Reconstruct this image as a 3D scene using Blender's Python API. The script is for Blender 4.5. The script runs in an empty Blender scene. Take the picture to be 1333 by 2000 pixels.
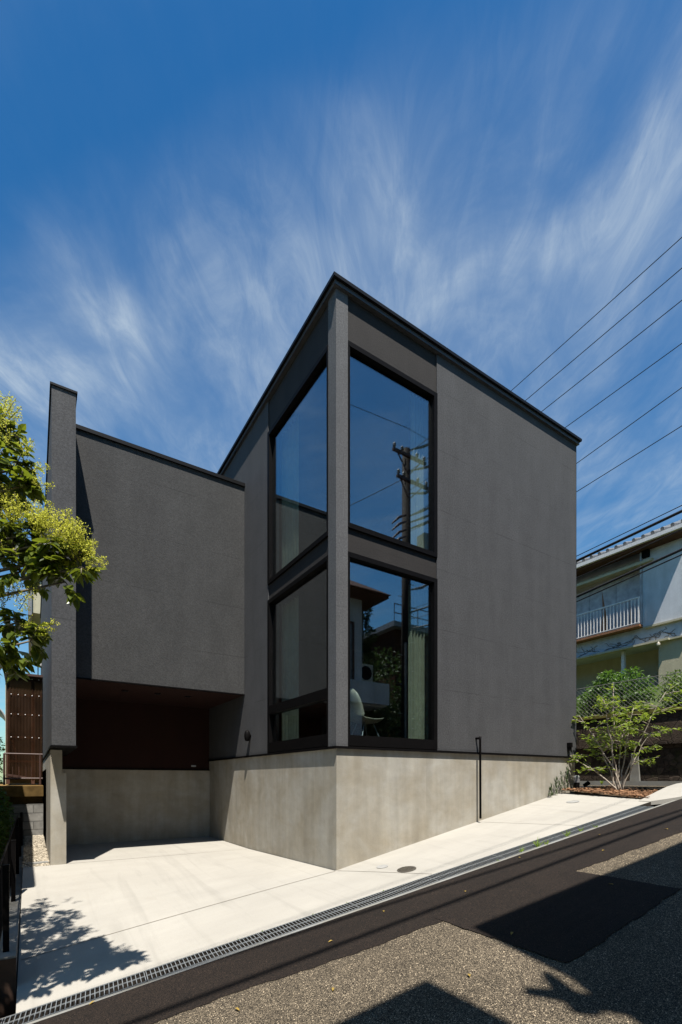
import bpy, bmesh, math, random
from mathutils import Vector, Matrix
R = random.Random(7)
rad = math.radians
sc = bpy.context.scene
COL = sc.collection

# ---------------------------------------------------------------- camera
# x runs along the street front of the grey house, y along its carport side, z = 0 at the lens
cd = bpy.data.cameras.new("camera")
cam = bpy.data.objects.new("camera", cd)
COL.objects.link(cam)
cam.location = (-3.362, -5.328, 0.0)
cam.rotation_euler = (rad(90), 0, rad(-32.836))
cd.sensor_width = 36.0
cd.lens = 16.884
cd.shift_y = 0.2615
cd.clip_start = 0.05
cd.clip_end = 2000
sc.camera = cam

# ---------------------------------------------------------------- light
SUN = Vector((0.171, 0.4255, -1.0))            # direction the sunlight travels
ELEV = math.atan2(1.0, math.hypot(SUN.x, SUN.y))
AZ = math.atan2(-SUN.x, -SUN.y)
ld = bpy.data.lights.new("sun", 'SUN')
ld.energy = 5.0
ld.angle = rad(0.53)
ld.color = (1.0, 0.955, 0.88)
sun = bpy.data.objects.new("sun", ld)
COL.objects.link(sun)
sun.location = (-8, -20, 40)
sun.rotation_euler = SUN.to_track_quat('-Z', 'Y').to_euler()

w = bpy.data.worlds.new("World")
sc.world = w
w.use_nodes = True
SKY_STRENGTH = 0.066
CLOUD_STRENGTH = 0.44


def build_sky():
    nt = w.node_tree
    nt.nodes.clear()
    L = nt.links.new

    def nd(t, **k):
        n = nt.nodes.new(t)
        for a, b in k.items():
            setattr(n, a, b)
        return n

    def mth(op, a, b=None, clamp=False):
        n = nd('ShaderNodeMath', operation=op, use_clamp=clamp)
        for i, v in enumerate((a, b)):
            if v is None:
                continue
            if isinstance(v, (int, float)):
                n.inputs[i].default_value = v
            else:
                L(v, n.inputs[i])
        return n.outputs[0]
    sky = nd('ShaderNodeTexSky', sky_type='NISHITA', sun_disc=False)
    sky.sun_elevation = ELEV
    sky.sun_rotation = AZ
    sky.altitude = 300
    sky.air_density = 1.25
    sky.dust_density = 0.6
    sky.ozone_density = 1.6
    hs = nd('ShaderNodeHueSaturation')
    hs.inputs['Saturation'].default_value = 1.40
    hs.inputs['Value'].default_value = 1.0
    L(sky.outputs[0], hs.inputs['Color'])
    b1 = nd('ShaderNodeBackground')
    b1.inputs['Strength'].default_value = SKY_STRENGTH
    tint = nd('ShaderNodeVectorMath', operation='MULTIPLY')
    tint.inputs[1].default_value = (0.68, 1.0, 1.06)
    L(hs.outputs[0], tint.inputs[0])
    L(tint.outputs[0], b1.inputs['Color'])
    # thin cirrus on a flat layer far above the town
    tc = nd('ShaderNodeTexCoord')
    sep = nd('ShaderNodeSeparateXYZ')
    L(tc.outputs['Generated'], sep.inputs[0])
    zz = mth('MAXIMUM', sep.outputs[2], 0.06)
    px = mth('DIVIDE', sep.outputs[0], zz)
    py = mth('DIVIDE', sep.outputs[1], zz)
    comb = nd('ShaderNodeCombineXYZ')
    L(px, comb.inputs[0])
    L(py, comb.inputs[1])

    def layer(rot, scale, sx, sy, detail, rough, dist, loc=(0, 0, 0)):
        m0 = nd('ShaderNodeMapping', vector_type='POINT')
        m0.inputs['Rotation'].default_value = (0, 0, rad(rot))
        L(comb.outputs[0], m0.inputs[0])
        mp = nd('ShaderNodeMapping', vector_type='POINT')
        mp.inputs['Scale'].default_value = (sx, sy, 1)
        mp.inputs['Location'].default_value = loc
        L(m0.outputs[0], mp.inputs[0])
        t = nd('ShaderNodeTexNoise')
        t.inputs['Scale'].default_value = scale
        t.inputs['Detail'].default_value = detail
        t.inputs['Roughness'].default_value = rough
        t.inputs['Distortion'].default_value = dist
        L(mp.outputs[0], t.inputs['Vector'])
        return t.outputs['Fac']

    def rng(v, a, b, c, d):
        n = nd('ShaderNodeMapRange', interpolation_type='SMOOTHSTEP')
        L(v, n.inputs[0])
        for i, q in enumerate((a, b, c, d)):
            n.inputs[1 + i].default_value = q
        return n.outputs[0]
    fib = layer(CL['rot'], 2.3, CL['sx'], CL['sy'], 10.0, 0.58, 0.55, CL['l1'])
    fin = layer(CL['rot'] + 6, 7.0, 0.62, 1.75, 9.0, 0.66, 0.9, (3, 1, 0))
    big = layer(CL['rot'] - 30, CL['bigs'], 0.9, 1.0, 3.0, 0.5, 0.5, CL['l2'])
    # one broad bank of cirrus, thinning out towards the zenith and the hills
    u = mth('ADD', mth('MULTIPLY', px, 0.8364), mth('MULTIPLY', py, 0.6504))
    u = mth('ADD', u, mth('MULTIPLY', mth('SUBTRACT', big, 0.5), CL['warp']))
    band = mth('MULTIPLY', rng(u, 0.60, 0.92, 0.03, 1.0), rng(u, 0.95, 1.45, 1.0, 0.50))
    # a second, thinner bank overhead and behind
    band = mth('ADD', band, rng(mth('ABSOLUTE', mth('SUBTRACT', u, 0.02)), 0.15, 0.52, 0.32, 0.0))
    f = rng(fib, CL['b0'], CL['b1'], 0.0, 1.0)
    f2 = mth('MULTIPLY', f, rng(fin, 0.30, 0.74, 0.40, 1.20))
    fac = mth('MULTIPLY', mth('ADD', f2, mth('MULTIPLY', rng(big, 0.3, 0.7, 0.3, 1.0), CL['veil'])), band)
    fac = mth('MULTIPLY', fac, CL['amt'], True)
    b2 = nd('ShaderNodeBackground')
    b2.inputs['Color'].default_value = (0.80, 0.92, 1.0, 1)
    b2.inputs['Strength'].default_value = CLOUD_STRENGTH
    L_mix = nd('ShaderNodeMixShader')
    L(fac, L_mix.inputs[0])
    L(b1.outputs[0], L_mix.inputs[1])
    L(b2.outputs[0], L_mix.inputs[2])
    out = nd('ShaderNodeOutputWorld')
    L(L_mix.outputs[0], out.inputs[0])


CL = dict(rot=-60, sx=0.95, sy=1.5, l1=(0.9, 0.1, 0), bigs=1.3, l2=(1.4, 0.6, 0), b0=0.28, b1=0.80, veil=0.36, warp=0.40, amt=0.54)
build_sky()

vs = sc.view_settings
vs.view_transform = 'Standard'
vs.look = 'None'
vs.exposure = 0.9
vs.gamma = 1.0
vs.use_curve_mapping = False
sc.render.engine = 'CYCLES'
cy = sc.cycles
cy.use_denoising = True
cy.max_bounces = 9
cy.diffuse_bounces = 4
cy.glossy_bounces = 4
cy.transmission_bounces = 4
cy.transparent_max_bounces = 16
cy.caustics_reflective = True
cy.caustics_refractive = False
cy.blur_glossy = 0.12
cy.sample_clamp_indirect = 6.0


# ---------------------------------------------------------------- materials
def new_mat(name):
    m = bpy.data.materials.new(name)
    m.use_nodes = True
    nt = m.node_tree
    nt.nodes.clear()
    return m, nt


class G:
    """small helper round a node tree"""

    def __init__(self, nt):
        self.nt = nt
        self.L = nt.links.new
        self._pos = None

    def nd(self, t, **k):
        n = self.nt.nodes.new(t)
        for a, b in k.items():
            setattr(n, a, b)
        return n

    def put(self, sock, v):
        if v is None:
            return
        if isinstance(v, (int, float, tuple, list)):
            if isinstance(v, (tuple, list)) and len(v) == 3 and sock.type == 'RGBA':
                v = (*v, 1)
            sock.default_value = v
        else:
            self.L(v, sock)

    def pos(self):
        if self._pos is None:
            self._pos = self.nd('ShaderNodeNewGeometry').outputs['Position']
        return self._pos

    def mth(self, op, a, b=None, c=None, clamp=False):
        n = self.nd('ShaderNodeMath', operation=op, use_clamp=clamp)
        for i, v in enumerate((a, b, c)):
            self.put(n.inputs[i], v)
        return n.outputs[0]

    def noise(self, scale, detail=3.0, rough=0.55, dist=0.0, sc3=(1, 1, 1), vec=None, loc=(0, 0, 0)):
        mp = self.nd('ShaderNodeMapping')
        mp.inputs['Scale'].default_value = sc3
        mp.inputs['Location'].default_value = loc
        self.L(vec or self.pos(), mp.inputs[0])
        t = self.nd('ShaderNodeTexNoise')
        t.inputs['Scale'].default_value = scale
        t.inputs['Detail'].default_value = detail
        t.inputs['Roughness'].default_value = rough
        t.inputs['Distortion'].default_value = dist
        self.L(mp.outputs[0], t.inputs['Vector'])
        return t.outputs['Fac']

    def voro(self, scale, feature='F1', sc3=(1, 1, 1)):
        mp = self.nd('ShaderNodeMapping')
        mp.inputs['Scale'].default_value = sc3
        self.L(self.pos(), mp.inputs[0])
        t = self.nd('ShaderNodeTexVoronoi', feature=feature)
        t.inputs['Scale'].default_value = scale
        self.L(mp.outputs[0], t.inputs['Vector'])
        return t

    def rng(self, v, a, b, c, d, smooth=False):
        n = self.nd('ShaderNodeMapRange', interpolation_type='SMOOTHSTEP' if smooth else 'LINEAR')
        self.L(v, n.inputs[0])
        for i, q in enumerate((a, b, c, d)):
            n.inputs[1 + i].default_value = q
        return n.outputs[0]

    def mix(self, f, a, b, mode='MIX'):
        n = self.nd('ShaderNodeMix', data_type='RGBA', blend_type=mode)
        self.put(n.inputs[0], f)
        self.put(n.inputs[6], a)
        self.put(n.inputs[7], b)
        return n.outputs[2]

    def scale(self, col, f):
        """colour times a grey factor"""
        n = self.nd('ShaderNodeVectorMath', operation='SCALE')
        if isinstance(col, tuple):
            n.inputs[0].default_value = col[:3]
        else:
            self.L(col, n.inputs[0])
        self.put(n.inputs['Scale'], f)
        return n.outputs[0]

    def bump(self, h, strength, dist=0.01):
        n = self.nd('ShaderNodeBump')
        n.inputs['Strength'].default_value = strength
        n.inputs['Distance'].default_value = dist
        self.L(h, n.inputs['Height'])
        return n.outputs[0]

    def finish(self, col, rough=0.8, spec=0.3, normal=None, metal=0.0, transl=None):
        p = self.nd('ShaderNodeBsdfPrincipled')
        self.put(p.inputs['Base Color'], col)
        self.put(p.inputs['Roughness'], rough)
        p.inputs['Specular IOR Level'].default_value = spec
        p.inputs['Metallic'].default_value = metal
        if normal is not None:
            self.L(normal, p.inputs['Normal'])
        o = self.nd('ShaderNodeOutputMaterial')
        if transl:
            t = self.nd('ShaderNodeBsdfTranslucent')
            self.put(t.inputs['Color'], transl[1])
            ms = self.nd('ShaderNodeMixShader')
            ms.inputs[0].default_value = transl[0]
            self.L(p.outputs[0], ms.inputs[1])
            self.L(t.outputs[0], ms.inputs[2])
            self.L(ms.outputs[0], o.inputs[0])
        else:
            self.L(p.outputs[0], o.inputs[0])


def m_simple(name, col, rough=0.6, spec=0.3, metal=0.0, var=0.12, vscale=9.0):
    m, nt = new_mat(name)
    g = G(nt)
    n = g.noise(vscale, 4.0)
    c = g.scale(col, g.rng(n, 0.3, 0.7, 1 - var, 1 + var))
    g.finish(c, rough, spec, None, metal)
    return m


def m_stucco(name, col, joints=True, grain=0.30):
    m, nt = new_mat(name)
    g = G(nt)
    fine = g.noise(48.0, 3.0, 0.8)
    mid = g.noise(3.0, 3.0)
    streak = g.noise(1.6, 3.0, 0.6, 0.0, (2.4, 2.4, 0.35))
    f = g.mth('MULTIPLY', g.rng(fine, 0.30, 0.70, 1 - grain, 1 + grain), g.rng(mid, 0.3, 0.7, 0.93, 1.07))
    f = g.mth('MULTIPLY', f, g.rng(streak, 0.3, 0.7, 0.91, 1.09))
    if joints:
        sep = g.nd('ShaderNodeSeparateXYZ')
        g.L(g.pos(), sep.inputs[0])
        zl = g.mth('PINGPONG', g.mth('SUBTRACT', sep.outputs[2], 0.47), 0.455)
        ln = g.rng(zl, 0.0, 0.009, 1.0, 0.0)
        ln = g.mth('MULTIPLY', ln, g.rng(g.noise(1.3, 2.0), 0.40, 0.62, 0.0, 0.42))
        f = g.mth('MULTIPLY', f, g.mth('SUBTRACT', 1.0, ln))
    g.finish(g.scale(col, f), 0.85, 0.25, g.bump(fine, 0.55, 0.006))
    return m


def m_concrete(name, col, amt=1.0, streaks=1.0):
    m, nt = new_mat(name)
    g = G(nt)
    st = g.noise(3.2, 5.0, 0.6, 0.2, (2.0, 2.0, 0.16))
    bl = g.noise(1.7, 5.0, 0.62, 0.4)
    bl2 = g.noise(5.5, 4.0, 0.6, 0.2, (1, 1, 1.6), None, (4, 2, 1))
    fi = g.noise(70.0, 3.0, 0.7)
    f = g.rng(st, 0.32, 0.68, 1 - 0.13 * amt * streaks, 1 + 0.12 * amt * streaks)
    f = g.mth('MULTIPLY', f, g.rng(bl, 0.30, 0.70, 1 - 0.17 * amt, 1 + 0.14 * amt))
    f = g.mth('MULTIPLY', f, g.rng(bl2, 0.3, 0.7, 1 - 0.08 * amt, 1 + 0.08 * amt))
    f = g.mth('MULTIPLY', f, g.rng(fi, 0.3, 0.7, 0.94, 1.06))
    tint = g.mix(g.rng(bl, 0.35, 0.65, 1, 0), col, tuple(a * b for a, b in zip(col, (0.99, 0.93, 0.83))))
    if streaks:                                     # formwork seams cast into the wall
        sep = g.nd('ShaderNodeSeparateXYZ')
        g.L(g.pos(), sep.inputs[0])
        xy = g.mth('ADD', sep.outputs[0], sep.outputs[1])
        ln = g.rng(g.mth('PINGPONG', g.mth('ADD', xy, 0.2), 0.45), 0.0, 0.014, 0.10, 0.0)
        f = g.mth('ADD', f, g.mth('MULTIPLY', ln, g.rng(g.noise(0.9, 2.0), 0.45, 0.6, 0, 1)))
    g.finish(g.scale(tint, f), 0.82, 0.3, g.bump(fi, 0.15, 0.004))
    return m


def m_slab(name, col):
    m, nt = new_mat(name)
    g = G(nt)
    bl = g.noise(0.9, 5.0, 0.6, 0.6)
    br = g.noise(2.2, 4.0, 0.6, 0.2, (0.35, 1.6, 1))
    fi = g.noise(110.0, 2.0, 0.7)
    spots = g.voro(5.0)
    f = g.rng(bl, 0.30, 0.70, 0.93, 1.05)
    f = g.mth('MULTIPLY', f, g.rng(br, 0.3, 0.7, 0.955, 1.04))
    f = g.mth('MULTIPLY', f, g.rng(fi, 0.3, 0.7, 0.95, 1.05))
    tyre = g.noise(1.0, 4.0, 0.6, 1.2, (3.4, 0.30, 1), None, (2, 5, 0))
    f = g.mth('MULTIPLY', f, g.rng(tyre, 0.54, 0.70, 1.0, 0.90))
    stain = g.rng(g.noise(1.5, 6.0, 0.7, 0.8, (1, 1, 1), None, (7, 3, 0)), 0.60, 0.76, 0.0, 0.20)
    c = g.mix(stain, g.scale(col, f), (0.21, 0.17, 0.12))
    g.finish(c, 0.85, 0.25, g.bump(fi, 0.12, 0.003))
    return m


def m_asphalt(name, base, lo, hi, cell, chip):
    m, nt = new_mat(name)
    g = G(nt)
    v = g.voro(cell)
    sep = g.nd('ShaderNodeSeparateColor')
    g.L(v.outputs['Color'], sep.inputs[0])
    gap = g.rng(v.outputs['Distance'], 0.25, 0.62, 1.0, 0.15)
    stone = g.rng(sep.outputs[0], 0.0, 1.0, lo, hi)
    bright = g.rng(sep.outputs[1], chip, 1.0, 0.0, 1.0)
    f = g.mth('MULTIPLY', stone, gap)
    f = g.mth('ADD', f, g.mth('MULTIPLY', bright, hi * 1.3))
    big = g.noise(0.9, 5.0, 0.62, 0.5)
    pat = g.noise(5.0, 4.0, 0.6)
    f = g.mth('MULTIPLY', f, g.rng(big, 0.3, 0.7, 0.80, 1.18))
    f = g.mth('MULTIPLY', f, g.rng(pat, 0.3, 0.7, 0.88, 1.12))
    g.finish(g.scale(base, f), 0.88, 0.25, g.bump(v.outputs['Distance'], 0.5, 0.004))
    return m


def m_leaf(name, dark, light, rough=0.38, spec=0.45, transl=0.28, tl=None):
    m, nt = new_mat(name)
    g = G(nt)
    geo = g.nd('ShaderNodeNewGeometry')
    c = g.mix(geo.outputs['Random Per Island'], dark, light)
    t = tl or tuple(min(1, x * 1.9) for x in light)
    g.finish(c, rough, spec, None, 0.0, (transl, t))
    return m


def m_glass(name, refl=0.2, tint=(0.80, 0.86, 0.86)):
    m, nt = new_mat(name)
    g = G(nt)
    ge = g.nd('ShaderNodeNewGeometry')
    dt = g.nd('ShaderNodeVectorMath', operation='DOT_PRODUCT')
    g.L(ge.outputs['Normal'], dt.inputs[0])
    g.L(ge.outputs['Incoming'], dt.inputs[1])
    c1 = g.mth('SUBTRACT', 1.0, g.mth('ABSOLUTE', dt.outputs['Value']))
    fac = g.mth('MULTIPLY_ADD', g.mth('POWER', c1, 4.5), 1.0 - refl, refl, True)
    t = g.nd('ShaderNodeBsdfTransparent')
    t.inputs[0].default_value = (*tint, 1)
    gl = g.nd('ShaderNodeBsdfGlossy')
    gl.inputs['Roughness'].default_value = 0.02
    gl.inputs['Color'].default_value = (0.93, 0.97, 1.0, 1)
    ms = g.nd('ShaderNodeMixShader')
    g.L(fac, ms.inputs[0])
    g.L(t.outputs[0], ms.inputs[1])
    g.L(gl.outputs[0], ms.inputs[2])
    o = g.nd('ShaderNodeOutputMaterial')
    g.L(ms.outputs[0], o.inputs[0])
    return m


def m_blocks(name, col, bw, bh, mortar=0.012, axis='x'):
    """masonry whose courses follow the wall face"""
    m, nt = new_mat(name)
    g = G(nt)
    sep = g.nd('ShaderNodeSeparateXYZ')
    g.L(g.pos(), sep.inputs[0])
    cb = g.nd('ShaderNodeCombineXYZ')
    g.L(sep.outputs[0 if axis == 'x' else 1], cb.inputs[0])
    g.L(sep.outputs[2], cb.inputs[1])
    b = g.nd('ShaderNodeTexBrick')
    b.inputs['Scale'].default_value = 1.0
    b.inputs['Brick Width'].default_value = bw
    b.inputs['Row Height'].default_value = bh
    b.inputs['Mortar Size'].default_value = mortar
    b.inputs['Color1'].default_value = (*[c * 0.85 for c in col], 1)
    b.inputs['Color2'].default_value = (*[c * 1.12 for c in col], 1)
    b.inputs['Mortar'].default_value = (*[c * 0.55 for c in col], 1)
    g.L(cb.outputs[0], b.inputs['Vector'])
    n = g.noise(7.0, 5.0, 0.65)
    g.finish(g.scale(b.outputs[0], g.rng(n, 0.3, 0.7, 0.7, 1.2)), 0.9, 0.2, g.bump(n, 0.5, 0.01))
    return m


def m_rubble(name, c1, c2, moss):
    m, nt = new_mat(name)
    g = G(nt)
    v = g.voro(5.0, 'F1', (1, 1, 1.2))
    e = g.voro(5.0, 'DISTANCE_TO_EDGE', (1, 1, 1.2))
    c = g.mix(g.noise(2.0, 3.0), c1, c2)
    sep = g.nd('ShaderNodeSeparateColor')
    g.L(v.outputs['Color'], sep.inputs[0])
    c = g.scale(c, g.rng(sep.outputs[0], 0, 1, 0.6, 1.4))
    c = g.scale(c, g.rng(e.outputs['Distance'], 0.0, 0.05, 0.6, 1.0))
    c = g.mix(g.rng(g.noise(4.0, 4.0, 0.7), 0.5, 0.7, 0.0, 0.7), c, moss)
    nb = g.noise(14.0, 5.0, 0.7)
    hgt = g.mth('ADD', g.rng(e.outputs['Distance'], 0.0, 0.06, 0.0, 1.0, True), nb)
    g.finish(g.scale(c, g.rng(nb, 0.3, 0.7, 0.6, 1.4)), 0.95, 0.15, g.bump(hgt, 0.6, 0.03))
    return m


M = {}
M['stucco'] = m_stucco('charcoal_plaster', (0.0555, 0.0550, 0.0562), True, 0.36)
M['post'] = m_stucco('charcoal_plaster_post', (0.088, 0.087, 0.088), True, 0.38)
M['panel'] = m_stucco('dark_plaster_panel', (0.024, 0.021, 0.0195), True, 0.2)
M['block'] = m_stucco('charcoal_plaster_block', (0.0430, 0.0422, 0.0415), True, 0.32)
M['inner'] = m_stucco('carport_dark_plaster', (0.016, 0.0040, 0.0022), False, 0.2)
M['black'] = m_simple('black_metal', (0.0045, 0.004, 0.004), 0.55, 0.05)
M['fascia'] = m_simple('dark_fascia_metal', (0.007, 0.007, 0.0075), 0.45, 0.12)
M['gutter'] = m_simple('grey_fascia_metal', (0.06, 0.06, 0.064), 0.4, 0.5)
M['concrete'] = m_concrete('fair_faced_concrete', (0.300, 0.282, 0.243), 0.85)
M['slab'] = m_slab('pale_slab_concrete', (0.325, 0.305, 0.268))
M['joint'] = m_simple('slab_joint', (0.19, 0.165, 0.135), 0.9, 0.1)
M['channel'] = m_concrete('drain_concrete', (0.21, 0.21, 0.20), 1.0, 0)
M['deep'] = m_simple('drain_shade_tone', (0.035, 0.03, 0.025), 0.95, 0.1)  # near-black colour stands in for the shade inside the channel
M['galv'] = m_simple('galvanised_steel', (0.34, 0.36, 0.37), 0.42, 0.5, 0.55, 0.15, 30)
M['dryleaf'] = m_leaf('dry_leaf', (0.20, 0.13, 0.03), (0.34, 0.24, 0.06), 0.8, 0.2, 0.1)
M['clay'] = m_simple('brown_clay_edge', (0.19, 0.12, 0.045), 0.95, 0.1, 0, 0.4, 6)
M['wire'] = m_simple('dull_wire', (0.17, 0.165, 0.15), 0.6, 0.3)
M['asphalt_new'] = m_asphalt('fresh_asphalt', (1.0, 0.66, 0.46), 0.015, 0.037, 150.0, 0.985)
M['asphalt_old'] = m_asphalt('worn_asphalt', (1.0, 0.80, 0.55), 0.05, 0.285, 165.0, 0.93)
M['terrain'] = m_simple('bare_soil', (0.14, 0.10, 0.065), 0.95, 0.1, 0, 0.3, 3)
M['glass'] = m_glass('window_glass', 0.19)
M['curtain'] = m_simple('pale_curtain', (0.34, 0.34, 0.25), 0.9, 0.1)
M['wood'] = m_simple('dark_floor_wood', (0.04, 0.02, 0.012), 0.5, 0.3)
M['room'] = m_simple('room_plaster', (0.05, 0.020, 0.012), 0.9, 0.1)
M['white'] = m_simple('white_shell', (0.46, 0.42, 0.33), 0.4, 0.4)
M['whitewall'] = m_stucco('old_white_render', (0.46, 0.475, 0.49), False, 0.10)
M['cream'] = m_stucco('cream_render', (0.38, 0.345, 0.24), False, 0.10)
M['whitemetal'] = m_simple('white_painted_steel', (0.58, 0.56, 0.54), 0.5, 0.4, 0, 0.2, 25)
M['shutter'] = m_simple('weathered_white_board', (0.33, 0.33, 0.345), 0.7, 0.3, 0, 0.25, 5)
M['tile'] = m_simple('grey_roof_tile', (0.16, 0.16, 0.165), 0.4, 0.5, 0, 0.2, 6)
M['brownwood'] = m_simple('brown_timber', (0.075, 0.035, 0.022), 0.7, 0.2, 0, 0.25, 8)
M['brownsteel'] = m_simple('brown_steel', (0.06, 0.03, 0.022), 0.5, 0.4)
M['rust'] = m_simple('rusty_board', (0.22, 0.11, 0.06), 0.85, 0.1, 0, 0.3, 12)
M['gravel'] = m_leaf('gravel_stone', (0.14, 0.12, 0.09), (0.46, 0.40, 0.31), 0.9, 0.2, 0.0)
M['bark'] = m_leaf('bark_chip', (0.05, 0.025, 0.012), (0.30, 0.16, 0.085), 0.9, 0.2, 0.0)
M['trunk'] = m_simple('grey_bark', (0.17, 0.145, 0.11), 0.9, 0.2, 0, 0.35, 20)
M['stem'] = m_simple('pale_bark', (0.34, 0.29, 0.235), 0.85, 0.2, 0, 0.3, 25)
M['privet'] = m_leaf('privet_leaf', (0.018, 0.034, 0.006), (0.095, 0.125, 0.014), 0.32, 0.45, 0.30, (0.28, 0.34, 0.025))
M['flower'] = m_leaf('privet_flower', (0.42, 0.43, 0.045), (0.72, 0.70, 0.10), 0.8, 0.2, 0.35, (0.62, 0.62, 0.10))
M['shad'] = m_leaf('young_leaf', (0.07, 0.115, 0.014), (0.19, 0.25, 0.03), 0.5, 0.3, 0.42, (0.36, 0.46, 0.05))
M['bush'] = m_leaf('bush_leaf', (0.012, 0.036, 0.005), (0.075, 0.135, 0.016), 0.45, 0.4, 0.28, (0.16, 0.32, 0.03))
M['bush2'] = m_leaf('hedge_leaf', (0.03, 0.06, 0.008), (0.10, 0.15, 0.02), 0.45, 0.4, 0.28, (0.22, 0.36, 0.04))
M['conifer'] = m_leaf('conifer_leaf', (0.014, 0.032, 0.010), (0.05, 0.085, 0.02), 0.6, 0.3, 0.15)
M['weed'] = m_leaf('weed_leaf', (0.10, 0.17, 0.02), (0.24, 0.32, 0.05), 0.6, 0.2, 0.35)
M['cable'] = m_simple('cable_black', (0.014, 0.014, 0.016), 0.6, 0.3)
M['pole'] = m_simple('pole_concrete', (0.022, 0.016, 0.013), 0.85, 0.2, 0, 0.2, 6)
M['insulator'] = m_simple('grey_ceramic', (0.15, 0.15, 0.15), 0.35, 0.5)
M['cmu'] = m_blocks('grey_block', (0.22, 0.21, 0.19), 0.39, 0.19)
M['cmu_y'] = m_blocks('grey_block_side', (0.23, 0.215, 0.19), 0.39, 0.19, 0.012, 'y')
M['footing'] = m_concrete('stained_shaded_footing', (0.07, 0.042, 0.03), 1.6, 0)  # stain and the tree's shade put together into one dark brown
M['rubble'] = m_rubble('mossy_stone', (0.035, 0.026, 0.02), (0.075, 0.055, 0.04), (0.022, 0.028, 0.008))
M['moss'] = m_simple('mossy_ledge', (0.12, 0.105, 0.03), 0.95, 0.1, 0, 0.4, 7)
M['vine'] = m_simple('dry_vine', (0.16, 0.14, 0.12), 0.9, 0.1)
M['lawn'] = m_simple('rough_grass_ground', (0.06, 0.08, 0.025), 0.95, 0.1, 0, 0.35, 4)
M['lens'] = m_simple('pale_cap', (0.27, 0.265, 0.25), 0.6, 0.3)
M['iron'] = m_simple('cast_iron', (0.085, 0.075, 0.06), 0.7, 0.4, 0.3, 0.3, 40)
M['dish'] = m_simple('grey_dish', (0.35, 0.35, 0.35), 0.5, 0.4)


def m_sheet(name):
    """translucent corrugated plastic, weathered brown"""
    m, nt = new_mat(name)
    g = G(nt)
    n = g.noise(2.5, 4.0, 0.6, 0.2, (1, 1, 0.5))
    c = g.scale((0.075, 0.042, 0.026), g.rng(n, 0.3, 0.7, 0.5, 1.4))
    d = g.nd('ShaderNodeBsdfDiffuse')
    g.L(c, d.inputs[0])
    t = g.nd('ShaderNodeBsdfTranslucent')
    g.L(c, t.inputs[0])
    tr = g.nd('ShaderNodeBsdfTransparent')
    tr.inputs[0].default_value = (0.75, 0.60, 0.45, 1)
    a = g.nd('ShaderNodeMixShader')
    a.inputs[0].default_value = 0.45
    g.L(d.outputs[0], a.inputs[1])
    g.L(t.outputs[0], a.inputs[2])
    b = g.nd('ShaderNodeMixShader')
    b.inputs[0].default_value = 0.45
    g.L(a.outputs[0], b.inputs[1])
    g.L(tr.outputs[0], b.inputs[2])
    o = g.nd('ShaderNodeOutputMaterial')
    g.L(b.outputs[0], o.inputs[0])
    return m


M['sheet'] = m_sheet('brown_corrugated_sheet')

# ---------------------------------------------------------------- mesh helpers
ORG = {}


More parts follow.
